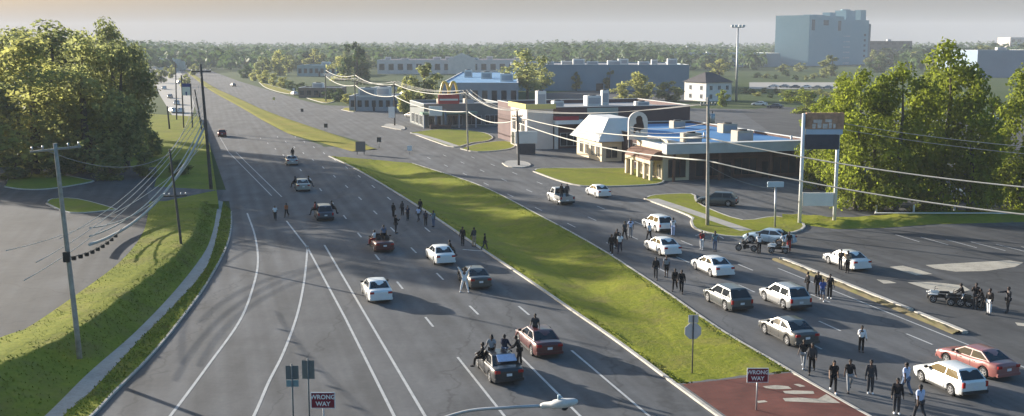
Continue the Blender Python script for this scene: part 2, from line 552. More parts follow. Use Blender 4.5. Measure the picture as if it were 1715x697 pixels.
kerbL = smooth_line(GP([(-60, 900), (40, 800), (155, 697), (190, 660), (250, 600), (300, 540), (350, 470), (384, 400), (386, 345),
                        (372, 300), (354, 250), (337, 210), (322, 170), (308, 145), (290, 115), (268, 94)]), 5)
medL = smooth_line([UV(24.8, 20), UV(24.8, 50)] + GP([(1040, 575), (960, 520), (880, 465), (800, 412), (700, 345), (600, 285), (552, 262)]), 5)
medfarL = smooth_line(GP([(590, 254), (520, 238), (460, 213), (400, 178), (350, 150), (318, 125), (285, 100), (262, 88)]), 5)
medR = smooth_line([UV(32.0, 20), UV(32.1, 48)] + GP([(1310, 615), (1200, 550), (1100, 480), (1000, 415), (900, 360), (800, 310), (690, 274)]), 5)
medfarR = smooth_line(GP([(632, 250), (600, 236), (550, 222), (500, 205), (450, 188), (400, 165), (360, 147), (322, 123), (286, 99), (262, 87.6)]), 5)

bm = BM()
ribbon(bm, resample(kerbL, 120), resample(medL + medfarL, 120), 0.0)
ribbon(bm, [UV(-14, -30), UV(-14, 42)], [UV(24.8, -30), UV(24.8, 42)], -0.006)
struct(obj('southern_road', bm, ASPHALT))
bm = BM()
rf = GP([(330, 110), (400, 136), (450, 151), (500, 166), (540, 176), (640, 180), (720, 182), (900, 178), (1200, 182), (1700, 190), (2400, 200)])
flat(bm, [UV(32.0, -30)] + medR + medfarR + rf + [UV(130, -30)])
struct(obj('northern_road', bm, ASPHALT))
bm = BM(); flat(bm, [G(548, 261.5, .004), G(640, 269.8, .004), G(692, 275, .004), UV(37, 170, .004), UV(36, 204, .004), UV(14, 204, .004), UV(14, 189, .004)]); struct(obj('crossover_road', bm, ASPHALT))

# --- the sunken grass median
n = 90
vof = lambda p: p.x * D.x + p.y * D.y
a, b = resample([UV(24.8, 53.9)] + [p for p in medL if vof(p) > 55], n), resample([UV(32.12, 54.2)] + [p for p in medR if vof(p) > 55.5], n)
def dip(i): return min(1, i / 34, (n - 1 - i) / 9) ** .8
def mixl(t, z, wob=0.0): return [p.lerp(q, t) + Vector((0, 0, (z if z > 0 else .1 + (z - .1) * dip(i)) + rng.uniform(-wob, wob))) for i, (p, q) in enumerate(zip(a, b))]
bm = BM()
loft(bm, [mixl(0, .06), mixl(.06, .08), mixl(.42, -.85), mixl(.58, -.72), mixl(.94, .1), mixl(1, .06)], 0.05, 5, rng)
struct(obj('grass_median', bm, GRASS))
bm = BM()
kerb(bm, offset(medL, -0.08), 0.28, -0.02, 0.1)
kerb(bm, offset(medR, 0.08), 0.24, -0.02, 0.08)
struct(obj('median_kerb', bm, KERBM))
bm = BM()
fl, fr = resample(medfarL, 60), resample(medfarR, 60)
loft(bm, [fl, [p.lerp(q, .12) + Vector((0, 0, .12)) for p, q in zip(fl, fr)], [p.lerp(q, .5) + Vector((0, 0, .06)) for p, q in zip(fl, fr)],
          [p.lerp(q, .88) + Vector((0, 0, .12)) for p, q in zip(fl, fr)], fr], 0.03, 3, rng)
for v in bm.verts: v.co.z += 0.02
struct(obj('far_grass_median', bm, DRYGRASS))

# --- red paved nose of the median
bm = BM(); flat(bm, [UV(25.0, 20, .09), UV(25.0, 53.6, .09), UV(32.0, 53.9, .09), UV(32.0, 20, .09)])
struct(obj('red_paving', bm, REDPAVE))
bm = BM()
for px in ([(1277, 647), (1300, 645), (1320, 647), (1326, 651), (1300, 652), (1283, 650)], [(1329, 643.5), (1338, 643), (1349, 647), (1340, 648)],
           [(1311, 655), (1330, 654), (1362, 655), (1364, 659.5), (1330, 660), (1315, 659)],
           [(1311, 667), (1340, 666), (1370, 668), (1384, 660), (1407, 675), (1371, 674.5), (1340, 673), (1315, 672)],
           [(1267, 671.5), (1280, 670.5), (1286, 673), (1270, 675)]):
    flat2 = BM(); flat(flat2, [G(x, y, .094) for x, y in px])
    me = bpy.data.meshes.new('t'); flat2.to_mesh(me); flat2.free(); bm.from_mesh(me); bpy.data.meshes.remove(me)
struct(obj('paving_marking', bm, PALEP))

# --- lane paint
bm = BM()
Z = .008
def pxstripe(px, wd, sub=5): stripe(bm, smooth_line(GP(px), sub), wd, Z)
pxstripe([(414, 357), (427, 395), (432, 440), (421, 490), (400, 540), (350, 610), (285, 697), (200, 800)], .17)
pxstripe([(515, 412), (513, 440), (508, 480), (497, 530), (475, 590), (450, 640), (425, 697), (370, 800)], .17)
stripe(bm, [UV(7.6, 118), UV(8.42, 101), UV(8.6, 74), UV(8.5, 20)], .17, Z)
stripe(bm, [UV(10.1, 102.5), UV(10.1, 20)], .17, Z)
pxstripe([(383, 255), (455, 328)], .13); pxstripe([(395, 255), (472, 330)], .13)
pxstripe([(366, 226), (383, 255)], .1)
for u, v0, solid in ((14.08, 70.0, 62.5), (17.85, 72.4, 61.5), (21.3, 71.3, 62.0)):
    stripe(bm, [UV(u, solid), UV(u - .1, 20)], .15, Z)
    for k in range(0, 14):
        v = v0 + 11.9 * k
        du = -0.00032 * max(0, v - 110) ** 2
        stripe(bm, [UV(u + du, v), UV(u + du, v + 2.7)], .16, Z)
for u, v0 in ((36.6, 58), (40.2, 61.5), (44.0, 57)):
    for k in range(0, 11):
        v = v0 + 11.9 * k
        du = -0.00025 * max(0, v - 110) ** 2
        stripe(bm, [UV(u + du, v), UV(u + du, v + 2.7)], .14, Z)
stripe(bm, [UV(46.5, 81), UV(46.0, 45)], .12, Z)
pxstripe([(1165, 395), (1190, 388), (1212, 400)], .14)
pxstripe([(775, 418), (800, 420), (822, 421)], .25)
o = struct(obj('lane_marking', bm, PAINT))
bm = BM()
for k in range(7):
    p = G(1500 + 42 * k, 393 + 4 * k, .012); q = G(1540 + 48 * k, 405 + 5 * k, .012)
    stripe(bm, [p, q], .12, .012)
struct(obj('stall_marking', bm, PAINT))
bm = BM()
for r_ in range(3):
    for k in range(9):
        a_ = UV(-22 - 13 * r_, 84 + 2.8 * k); b_ = UV(-26.8 - 13 * r_, 84 + 2.8 * k)
        for q in (a_, b_): q.z = lotz(q.x * D.x + q.y * D.y) + .012
        ribbon(bm, [a_ + D * .05, b_ + D * .05], [a_ - D * .05, b_ - D * .05])
struct(obj('stall_marking', bm, PALEP))

# --- right-hand lot, divider strip with its kerb
bm = BM()
flat(bm, [G(*p, .004) for p in ((1322, 433), (1430, 478), (1530, 520), (1605, 552), (1760, 625), (2300, 640), (2300, 372), (1560, 380), (1330, 392), (1310, 415))])
struct(obj('lot_surface', bm, LOT))
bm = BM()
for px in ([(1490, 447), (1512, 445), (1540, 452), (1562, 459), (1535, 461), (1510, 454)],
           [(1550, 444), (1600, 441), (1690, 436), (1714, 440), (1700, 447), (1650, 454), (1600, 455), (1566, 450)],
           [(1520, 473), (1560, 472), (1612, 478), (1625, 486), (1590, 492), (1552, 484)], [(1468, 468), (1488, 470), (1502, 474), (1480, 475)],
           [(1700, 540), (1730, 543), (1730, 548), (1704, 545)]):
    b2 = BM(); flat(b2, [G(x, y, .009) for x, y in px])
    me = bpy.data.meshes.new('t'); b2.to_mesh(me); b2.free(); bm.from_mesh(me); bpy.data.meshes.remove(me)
struct(obj('pale_lot_patch', bm, PALEP))  # flat beige patches, paler than the lot around them
k1 = [UV(48.75, 84.4), UV(48.5, 76), UV(48.25, 69), UV(48.1, 64.9)]
k2 = [UV(48.05, 64.2), UV(47.9, 60.5), UV(47.8, 58.7)]
bm = BM(); kerb(bm, smooth_line(k1, 8), .42, -.02, .2); kerb(bm, smooth_line(k2, 6), .42, -.02, .19)
struct(obj('divider_kerb', bm, KERBM))
bm = BM()
ln = resample(smooth_line(k1 + k2, 6), 60)
loft(bm, [offset(ln, .2), [p + Vector((0, 0, .16 + rng.uniform(0, .08))) for p in offset(ln, .45)], [p + Vector((0, 0, .12 + rng.uniform(0, .08))) for p in offset(ln, .7)],
          [p + Vector((0, 0, .012)) for p in offset(ln, .95)]], .04, 3, rng)
struct(obj('divider_dirt', bm, DIRT))

# --- kerbed grass islands on the right
def island(name, px, m, z=.13, kw=.3, sub=3, close=True):
    pts = GP(px)
    if sub > 1: pts = smooth_line(pts + [pts[0]], sub)[:-1]
    bm = BM(); prism(bm, pts, -.02, z)
    struct(obj(name, bm, m))
    bm = BM(); kerb(bm, pts, kw, -.02, z + .012, True)
    struct(obj(name + '_kerb', bm, KERBM))
island('grass_island', [(894, 288), (907, 283), (980, 283), (1066, 284), (1108, 299), (1100, 309), (1022, 313), (973, 312), (935, 303)], GRASS)
island('grass_island', [(1080, 334), (1097, 328), (1158, 326), (1166, 338), (1188, 351), (1244, 370), (1300, 364), (1345, 376), (1330, 390), (1250, 398), (1200, 394), (1165, 384), (1158, 372), (1154, 362)], GRASS)
island('grass_island', [(688, 223), (740, 217), (800, 221), (824, 229), (818, 236), (790, 240), (760, 247), (729, 238)], GRASS)
island('grass_island', [(772, 250), (800, 242), (845, 237), (862, 244), (848, 251), (800, 255)], GRASS)
island('kerbed_island', [(842, 274), (856, 270), (878, 272), (888, 277), (875, 281), (852, 280)], CONC)
island('grass_island', [(434, 138), (449, 142), (492, 155), (490, 158), (470, 155), (445, 147)], DRYGRASS)
island('grass_island', [(510, 163), (530, 162), (560, 168), (548, 173), (528, 169)], DRYGRASS)
island('grass_island', [(572, 184), (580, 181), (596, 184), (592, 188)], DRYGRASS)
island('grass_island', [(640, 212), (652, 208), (676, 213), (672, 218)], CONC)
bm = BM()
stripe(bm, smooth_line([G(1093, 333, .137), G(1130, 345, .137), G(1180, 362, .137), G(1250, 386, .137)], 5), 1.5, .137)
stripe(bm, smooth_line([G(692, 223, .137), G(725, 232, .137), G(764, 245, .137)], 5), 1.5, .137)
struct(obj('pavement', bm, CONC))
# verge strip below the tall signs and trees
bm = BM()
va = resample([G(1310, 372), G(1400, 384), (G(1480, 382)), G(1560, 376), G(1720, 372), G(1900, 372)], 50)
vb = resample([G(1310, 360), G(1400, 366), G(1480, 360), G(1560, 354), G(1720, 350), G(1900, 350)], 50)
loft(bm, [[p + Vector((0, 0, .01)) for p in va], [p.lerp(q, .3) + Vector((0, 0, .35 + rng.uniform(0, .2))) for p, q in zip(va, vb)],
          [p.lerp(q, .7) + Vector((0, 0, .3 + rng.uniform(0, .2))) for p, q in zip(va, vb)], [p + Vector((0, 0, .01)) for p in vb]], .12, 4, rng)
struct(obj('rough_verge', bm, GRASS))
# far lots beyond the shops
bm = BM(); flat(bm, [G(*p, .003) for p in ((1240, 186), (1300, 178), (1420, 186), (1480, 196), (1715, 190), (2200, 180), (2400, 330), (1480, 345), (1400, 300))])
struct(obj('rear_lot', bm, LOT))
bm = BM(); flat(bm, [G(*p, .006) for p in ((900, 157), (1010, 150), (1160, 152), (1160, 170), (1000, 172), (900, 172))])
struct(obj('service_lot', bm, LOT))

bm = BM(); flat(bm, [G(*p, .003) for p in ((1255, 138), (1420, 138), (1440, 143), (1420, 149), (1255, 149))]); struct(obj('rear_lot', bm, CONC))
bm = BM(); flat(bm, [G(*p, .003) for p in ((250, 94), (278, 94), (296, 110), (318, 148), (326, 176), (322, 196), (290, 196), (262, 150), (246, 110))]); struct(obj('pale_glare_lot', bm, CONC))  # pale concrete colour stands in for the bright hazy glare over this lot
# --- left bank: verge, pavement, slope, crest, raised lot
NR = 70
kl = resample([p for p in kerbL if p.x * D.x + p.y * D.y < 128], NR)
swr = resample(smooth_line([G(*p, .12) for p in ((-90, 880), (0, 790), (105, 697), (164, 644), (239, 564), (304, 499), (344, 450), (358, 415), (366, 380), (374, 338))], 5), NR)
swl = resample(smooth_line([G(*p, .12) for p in ((-130, 880), (-35, 790), (75, 697), (149, 624), (229, 554), (299, 480), (344, 420), (357, 385), (362, 360), (366, 336))], 5), NR)
ridge = resample(smooth_line([GL(*p) for p in ((-330, 800), (-120, 690), (0, 622), (80, 588), (150, 546), (214, 494), (279, 445), (309, 415), (328, 385), (338, 340))], 5), NR)
lote = resample(smooth_line([GL(*p) for p in ((-420, 760), (-200, 650), (0, 566), (45, 550), (135, 489), (200, 440), (234, 400), (246, 370), (250, 338))], 5), NR)
bm = BM(); loft(bm, [[p + Vector((0, 0, .1)) for p in offset(kl, -.1)], swr], .03, 4, rng)
struct(obj('grass_verge', bm, GRASS))
bm = BM(); kerb(bm, offset(kl, -.02), .2, -.02, .11); struct(obj('road_kerb', bm, CONC))
bm = BM(); ribbon(bm, [p + Vector((0, 0, .012)) for p in swr], [p + Vector((0, 0, .012)) for p in swl]); struct(obj('footpath', bm, CONC))
bm = BM()
rid2 = [p + Vector((0, 0, .14 + .45 * max(0, 1 - i / 30) + rng.uniform(-.05, .08))) for i, p in enumerate(ridge)]
loft(bm, [swl, [p.lerp(q, .5) + Vector((0, 0, -.1)) for p, q in zip(swl, rid2)], rid2, [p.lerp(q, .35) + Vector((0, 0, .08)) for p, q in zip(rid2, lote)],
          [p + Vector((0, 0, .03)) for p in lote]], .03, 6, rng)
struct(obj('grass_bank', bm, GRASS))
bm = BM()
far = [p - N * 75 + Vector((0, 0, 0)) for p in lote]
loft(bm, [lote, far], 0, 2)
tail = [lote[-1], GL(262, 300), GL(240, 286)]
flat2 = [lote[-1], GL(262, 300), GL(262, 280), GL(-700, 280), far[-1]]
vs = [bm.verts.new(p) for p in flat2]; f = bm.faces.new(vs); f.normal_update()
if f.normal.z < 0: f.normal_flip()
struct(obj('raised_lot', bm, LOT))
bm = BM()
prism(bm, [GL(150, 320), GL(256, 338), GL(366, 340), G(352, 250), G(335, 200), G(250, 195), UV(-150, 270), UV(-190, 150), GL(-300, 285)], -.05, .68)
struct(obj('wooded_bank', bm, GRASS))
bm = BM(); flat(bm, [GL(250, 338, .02), G(366, 337, .11), G(386, 337, .02), G(378, 318, .02), G(362, 318, .7), GL(245, 312, .02)])
struct(obj('driveway', bm, ASPHALT))
def lot_island(px):
    pts = smooth_line([GL(*p) for p in px + [px[0]]], 3)[:-1]
    z = pts[0].z
    bm = BM(); prism(bm, pts, z - .3, z + .14); struct(obj('lot_island', bm, GRASS))
    bm = BM(); kerb(bm, [Vector((p.x, p.y, 0)) for p in pts], .22, z - .3, z + .15, True); struct(obj('lot_island_kerb', bm, KERBM))
lot_island([(8, 314), (24, 291), (85, 292), (145, 302), (152, 306), (85, 317), (40, 318)])
lot_island([(78, 342), (88, 335), (130, 335), (190, 350), (184, 353), (118, 357)])

# --- loose grass blades that roughen the near edges
def blades(name, spots, m, h=(.12, .34), seed=3):
    r = random.Random(seed); bm = BM()
    for p in spots:
        a = r.uniform(0, 6.28); hh = r.uniform(*h); wd = hh * .5
        d = Vector((math.cos(a), math.sin(a), 0)); t = Vector((r.uniform(-.1, .1), r.uniform(-.1, .1), 0))
        bm.faces.new([bm.verts.new(q) for q in (p - d * wd, p + d * wd, p + t + Vector((0, 0, hh)))])
    o = obj(name, bm, m); o['kind'] = 'stuff'; return o
sp = []
def on(l1, l2, t, s):
    i = min(int(s * (len(l1) - 1)), len(l1) - 2); fr = s * (len(l1) - 1) - i
    return l1[i].lerp(l1[i + 1], fr).lerp(l2[i].lerp(l2[i + 1], fr), t)
for _ in range(5000): sp.append(on(kl, swr, rng.random(), rng.uniform(.12, 1)) + Vector((0, 0, .06)))
for _ in range(4500): sp.append(on(swl, rid2, rng.random() ** .8, rng.uniform(.12, 1)) - Vector((0, 0, .05)))
for _ in range(4500): sp.append(on(rid2, lote, rng.random(), rng.uniform(.12, 1)) - Vector((0, 0, .02)))
tag(blades('grass', sp, GRASS, (.05, .15)), 'tufts of grass on the bank and verge beside the footpath', 'grass', kind='stuff')
sp = []
for _ in range(9000):
    s = rng.random() ** 1.6
    t = rng.choice([rng.uniform(.0, .12), rng.uniform(.88, 1.0)])
    p = on(a, b, t, s); zz = .07 if t < .06 or t > .94 else (.08 - 1.03 * (t - .06) / .36 if t < .42 else (-.9 if t < .58 else -.85 + .95 * (t - .58) / .36))
    sp.append(p + Vector((0, 0, zz - .03)))
tag(blades('grass', sp, GRASS, (.05, .13), 5), 'tufts of grass in the sunken median', 'grass', kind='stuff')

# ================================================================== VEHICLES
def paint(name, c, metal=0.0):
    return mat('paint_' + name, c, .32, .05, 1.2, metal=metal, spec=.5, coat=.55)
PAINT_C = {
    'white': paint('white', (.68, .68, .67)), 'silver': paint('silver', (.38, .38, .375), .35), 'black': paint('black', (.022, .022, .024)),
    'maroon': paint('maroon', (.085, .016, .015)), 'red': paint('red', (.24, .02, .02)), 'slate': paint('slate', (.06, .075, .10), .1),
    'charcoal': paint('charcoal', (.075, .072, .066), .1), 'skyblue': paint('skyblue', (.36, .47, .55), .2), 'champagne': paint('champagne', (.34, .32, .28), .2),
    'gunmetal': paint('gunmetal', (.085, .09, .085), .2), 'rust': paint('rust', (.27, .10, .09)), 'navy': paint('navy', (.035, .045, .08)),
}

def interp(tab, y):
    if y <= tab[0][0]: return tab[0][1]
    for (a, va), (b, vb) in zip(tab, tab[1:]):
        if y <= b:
            t = (y - a) / (b - a); t = t * t * (3 - 2 * t) if abs(vb - va) > .25 else t
            return va + (vb - va) * t
    return tab[-1][1]

SPEC = {   # length, width, deck line (y, z), greenhouse (rear base, rear roof, front roof, front base), roof z, wheel positions, wheel radius
    'sedan': dict(L=4.85, W=1.84, deck=[(-2.42, .86), (-2.3, 1.0), (-1.5, 1.05), (-.5, .97), (.9, .97), (1.3, .95), (2.1, .82), (2.42, .66)], gh=(-1.78, -.95, .28, 1.22), roof=1.45, wb=(-1.42, 1.45), wr=.335),
    'coupe': dict(L=4.7, W=1.84, deck=[(-2.35, .84), (-2.2, .98), (-1.4, 1.0), (-.4, .93), (.8, .95), (1.3, .93), (2.05, .8), (2.35, .62)], gh=(-1.6, -.7, .15, 1.1), roof=1.36, wb=(-1.35, 1.4), wr=.335),
    'suv': dict(L=4.7, W=1.86, deck=[(-2.35, .92), (-2.22, 1.02), (-.5, 1.0), (.9, 1.01), (1.35, .99), (2.05, .88), (2.35, .7)], gh=(-2.2, -1.62, .3, 1.2), roof=1.62, wb=(-1.38, 1.42), wr=.365),
    'hatch': dict(L=4.3, W=1.78, deck=[(-2.15, .92), (-2.05, 1.02), (-.5, .98), (.8, .98), (1.2, .96), (1.9, .83), (2.15, .66)], gh=(-2.0, -1.45, .2, 1.15), roof=1.5, wb=(-1.25, 1.3), wr=.325),
    'pickup': dict(L=5.5, W=1.96, deck=[(-2.75, .62), (-.42, .62), (-.38, 1.1), (1.2, 1.12), (1.55, 1.1), (2.45, 1.02), (2.75, .8)], gh=(-.36, -.2, .95, 1.55), roof=1.82, wb=(-1.65, 1.7), wr=.385),
}

_tyre = {}
def wheel_meshes(r):
    if r in _tyre: return _tyre[r]
    bm = BM()
    prof = [(-.11, r * .62), (-.12, r * .86), (-.09, r * .98), (0, r), (.09, r * .98), (.12, r * .86), (.11, r * .62)]
    seg = 22; rows = []
    for x, rr in prof: rows.append([bm.verts.new((x, rr * math.cos(k * 2 * math.pi / seg), rr * math.sin(k * 2 * math.pi / seg))) for k in range(seg)])
    for a_, b_ in zip(rows, rows[1:]):
        for k in range(seg): bm.faces.new((a_[k], a_[(k+1)%seg], b_[(k+1)%seg], b_[k])).smooth = True
    bm.faces.new(rows[0]); bm.faces.new(rows[-1])
    bmesh.ops.recalc_face_normals(bm, faces=bm.faces[:])
    t = bpy.data.meshes.new('tyre'); bm.to_mesh(t); bm.free(); t.materials.append(TYRE)
    bm = BM()
    for s in (-1, 1):
        tube(bm, [(s * .118, 0, 0), (s * .128, 0, 0)], r * .2, 12)
        for k in range(5):
            a_ = k * 2 * math.pi / 5
            mtx = Matrix.Rotation(a_, 4, 'X')
            bx(bm, min(s * .112, s * .125), max(s * .112, s * .125), -r * .09, r * .09, r * .1, r * .6, mtx=mtx)
        for k in range(20):
            a0, a1 = k * math.pi / 10, (k + 1) * math.pi / 10
            vs = [Vector((s * .116, q * math.cos(a_), q * math.sin(a_))) for q, a_ in ((r * .56, a0), (r * .64, a0), (r * .64, a1), (r * .56, a1))]
            poly(bm, vs)
    tube(bm, [(-.124, 0, 0), (.124, 0, 0)], r * .19, 12)
    bmesh.ops.recalc_face_normals(bm, faces=bm.faces[:])
    q = bpy.data.meshes.new('rim'); bm.to_mesh(q); bm.free(); q.materials.append(RIM)
    _tyre[r] = (t, q); return t, q

def make_vehicle(kind, convertible=False):
    s = SPEC[kind]; L, W = s['L'], s['W']; hw = W / 2; r = s['wr']
    root = bpy.data.objects.new('parked_car', None); COL.objects.link(root)
    pm = PAINT_C['white']
    deck = s['deck']
    ys = sorted(set([-L/2, -L/2 + .04, -L/2 + .12, L/2 - .12, L/2 - .04, L/2] + [-L/2 + .12 + (L - .24) * k / 40 for k in range(1, 40)] + [w_ + d_ for w_ in s['wb'] for d_ in (-r - .06, -r - .02, 0, r + .02, r + .06)]))
    def halfw(y):
        e = abs(y) / (L/2)
        return hw * (1 - .13 * max(0, (e - .72) / .28) ** 2)
    def zlow(y):
        z = .24 if abs(y) < L/2 - .3 else .3
        for w_ in s['wb']:
            d_ = abs(y - w_)
            if d_ < r + .06: z = max(z, r + math.sqrt(max(0, (r + .065) ** 2 - d_ ** 2)))
        return z
    bm = BM(); rows = []
    for y in ys:
        w_ = halfw(y); zd = interp(deck, y); zl = min(zlow(y), zd - .12)
        endk = 1 - .05 * (1 if abs(abs(y) - L/2) < .001 else 0)
        zm = max(zl + .03, min(.62, zd - .1)); zs = zd - .09
        sec = [(w_ * .95 * endk, zl), (w_ * .995 * endk, max(zl + .01, zl * .5 + zm * .5)), (w_ * endk, zm), (w_ * .985 * endk, max(zm + .01, zs)), (w_ * .9, zd - .015), (w_ * .55, zd + .018), (0, zd + .028)]
        full = [(x, z) for x, z in sec] + [(-x, z) for x, z in reversed(sec[:-1])]
        rows.append([bm.verts.new((x, y, z)) for x, z in full])
    for a_, b_ in zip(rows, rows[1:]):
        for k in range(len(a_) - 1):
            f = bm.faces.new((a_[k], a_[k+1], b_[k+1], b_[k])); f.smooth = True
    for q in (rows[0], rows[-1]): bm.faces.new(q)
    if kind == 'pickup':        # bed walls and tailgate
        z1 = 1.08
        for sx in (-1, 1): bx(bm, min(sx * hw * .86, sx * hw * .975), max(sx * hw * .86, sx * hw * .975), -L/2 + .1, -.42, .66, z1, bevel=.015)
        bx(bm, -hw * .97, hw * .97, -L/2 + .005, -L/2 + .095, .56, z1, bevel=.015)
    # fascias
    body = obj('body', bm, pm, root)
    bm = BM(); bx(bm, -hw * .86, hw * .86, -L/2 + .25, L/2 - .25, .2, .6); obj('underbody', bm, PLASTIC, root)
    # greenhouse
    yr0, yr1, yf1, yf0 = s['gh']; zr = s['roof']; wb_ = hw * .9; wr_ = hw * .70 if kind != 'pickup' else hw * .76
    zb = lambda y: interp(deck, y) - .01
    if kind == 'pickup': zb = lambda y: 1.09
    def gh_sec(y):
        if y < yr1: t = (y - yr0) / (yr1 - yr0)
        elif y > yf1: t = (yf0 - y) / (yf0 - yf1)
        else: t = 1
        return max(0, min(1, t))
    if not convertible:
        bm = BM()
        ks = [yr0, yr0 + (yr1 - yr0) * .5, yr1, yr1 + .15, (yr1 + yf1) / 2, yf1 - .15, yf1, yf1 + (yf0 - yf1) * .5, yf0]
        rows = []
        for y in ks:
            t = gh_sec(y); z0 = zb(y); z1 = z0 + (zr - z0) * t
            crown = .035 * t
            wt = wb_ + (wr_ - wb_) * t
            rows.append([bm.verts.new(p) for p in ((wb_, y, z0), (wt, y, z1 - .02 * t), (wt * .86, y, z1 + .008 * t), (0, y, z1 + crown), (-wt * .86, y, z1 + .008 * t), (-wt, y, z1 - .02 * t), (-wb_, y, z0))])
        for a_, b_ in zip(rows, rows[1:]):
            for k in range(6):
                try: f = bm.faces.new((a_[k], a_[k+1], b_[k+1], b_[k])); f.smooth = k in (2, 3)
                except ValueError: pass
        bmesh.ops.remove_doubles(bm, verts=bm.verts[:], dist=.001)
        obj('roof', bm, pm, root)
        def side_panel(name, pts, parent=root):
            """pts: (y, t) on the side plane, both sides get their own pane"""
            for sx in (-1, 1):
                bm = BM(); q = []
                for y, t in pts:
                    z0 = zb(y); z = z0 + (zr - z0) * t; q.append((sx * (wb_ + (wr_ - wb_) * t + .008), y, z))
                poly(bm, q); obj(name, bm, GLASS, parent)
        lo, hi = .08, .84
        yb_ = (yr1 + yf1) / 2 + .02
        fr = lambda t: yf0 + (yf1 - yf0) * t - .13
        rr = lambda t: yr0 + (yr1 - yr0) * t + .16
        if kind == 'pickup':
            side_panel('side_window', [(yb_ + .05 - .3, lo), (fr(lo), lo), (fr(hi), hi), (yb_ + .05 - .3, hi)])
            side_panel('side_window', [(rr(lo), lo), (yb_ - .32, lo), (yb_ - .32, hi), (rr(hi), hi)])
        else:
            side_panel('side_window', [(yb_ + .04, lo), (fr(lo), lo), (fr(hi), hi), (yb_ + .04, hi)])
            if kind == 'suv':
                side_panel('side_window', [(yb_ - .95, lo), (yb_ - .04, lo), (yb_ - .04, hi), (yb_ - .95, hi)])
                side_panel('side_window', [(rr(lo), lo), (yb_ - 1.05, lo), (yb_ - 1.05, hi), (rr(hi), hi)])
            else:
                side_panel('side_window', [(rr(lo), lo), (yb_ - .04, lo), (yb_ - .04, hi), (rr(hi), hi)])
        for nm, ya, yc, sgn in (('windscreen', yf0, yf1, 1), ('rear_window', yr0, yr1, -1)):
            bm = BM(); q = []
            for t, xs in ((.08, 1), (.9, 1), (.9, -1), (.08, -1)):
                y = ya + (yc - ya) * t; z0 = zb(y) if t < .5 else zb(ya); z0 = zb(ya); z = z0 + (zr - z0) * t
                wt = wb_ + (wr_ - wb_) * t
                q.append((xs * wt * .88, y + sgn * .012, z + .012))
            poly(bm, q); obj(nm, bm, GLASS, root)
    else:
        bm = BM(); bx(bm, -hw * .74, hw * .74, -1.2, .75, .965, 1.0); obj('cockpit', bm, PLASTIC, root)
        for sx in (-.38, .38):
            for y in (-.15, -.95):
                bm = BM(); bx(bm, sx - .25, sx + .25, y - .1, y + .06, 1.0, 1.32, bevel=.05); obj('seat_back', bm, PLASTIC, root)
        bm = BM(); poly(bm, [(-hw * .8, 1.05, .96), (hw * .8, 1.05, .96), (hw * .66, .55, 1.36), (-hw * .66, .55, 1.36)]); obj('windscreen', bm, GLASS, root)
    # lamps, plates, bumpers, mirrors, handles
    zt = interp(deck, -L/2 + .1)
    if kind == 'pickup': zt = 1.08
    for sx in (-1, 1):
        bm = BM(); x0, x1 = sx * hw * .56, sx * hw * .9
        if kind in ('suv', 'pickup', 'hatch'): x0 = sx * hw * .72
        bx(bm, min(x0, x1), max(x0, x1), -L/2 - .012, -L/2 + .09, zt - (.34 if kind in ('suv', 'pickup', 'hatch') else .2), zt - .04, bevel=.01); obj('tail_lamp', bm, TAIL, root)
        bm = BM(); zf = interp(deck, L/2 - .1); bx(bm, min(sx * hw * .5, sx * hw * .88), max(sx * hw * .5, sx * hw * .88), L/2 - .12, L/2 + .005, zf - .17, zf - .03, bevel=.01); obj('headlight', bm, HEAD, root)
        bm = BM(); ym = yf0 - .35; bx(bm, min(sx * (hw * .93), sx * (hw + .16)), max(sx * hw * .93, sx * (hw + .16)), ym - .06, ym + .09, 1.0 if kind != 'pickup' else 1.16, 1.13 if kind != 'pickup' else 1.34, bevel=.02); obj('wing_mirror', bm, PLASTIC, root)
        for y in (yf0 - .85, yf0 - 1.85) if kind != 'pickup' else (yf0 - .95,):
            bm = BM(); bx(bm, min(sx * hw * .985, sx * hw * 1.012), max(sx * hw * .985, sx * hw * 1.012), y - .11, y + .05, .8, .84)
            obj('door_handle', bm, CHROME, root)
        bm = BM(); bx(bm, min(sx * hw * .93, sx * hw * .985), max(sx * hw * .93, sx * hw * .985), s['wb'][0] + r + .08, s['wb'][1] - r - .08, .19, .3); obj('sill_trim', bm, PLASTIC, root)
        ga = (yf0 - .55, (yr1 + yf1) / 2 - .05, yr0 + .45) if kind != 'pickup' else (yf0 - .4, -.36)
        bm = BM(); x0, x1 = min(sx * hw * .99, sx * hw * 1.0025), max(sx * hw * .99, sx * hw * 1.0025)
        for y in ga: bx(bm, x0, x1, y - .008, y + .008, .34, .86)
        bx(bm, x0, x1, min(ga) - .008, max(ga) + .008, .33, .339)
        obj('door_seam', bm, PLASTIC, root)
    bm = BM(); bx(bm, -hw * .93, hw * .93, -L/2 - .05, -L/2 + .1, .30, .5, bevel=.03); obj('rear_bumper', bm, pm if kind in ('sedan', 'coupe') else PLASTIC, root)
    bm = BM(); bx(bm, -hw * .9, hw * .9, L/2 - .1, L/2 + .05, .26, .46, bevel=.03); obj('front_bumper', bm, pm if kind in ('sedan', 'coupe') else PLASTIC, root)
    bm = BM(); bx(bm, -.3, .3, L/2 - .05, L/2 + .02, .5, .6); obj('grille', bm, PLASTIC, root)
    bm = BM(); zp = .68 if kind != 'pickup' else .62; bx(bm, -.155, .155, -L/2 - .02, -L/2 + .02, zp - .075, zp + .075); obj('licence_plate', bm, PLATE, root)
    tm, rm_ = wheel_meshes(r)
    for y in s['wb']:
        for sx in (-1, 1):
            wo = link(bpy.data.objects.new('wheel', tm), root); wo.location = (sx * (hw - .125), y, r)
            link(bpy.data.objects.new('rim', rm_), wo)
    root['dims'] = (L, W, s['roof'])
    return root

protos = {k: make_vehicle(k) for k in SPEC}
protos['convertible'] = make_vehicle('coupe', True)
_used = set()

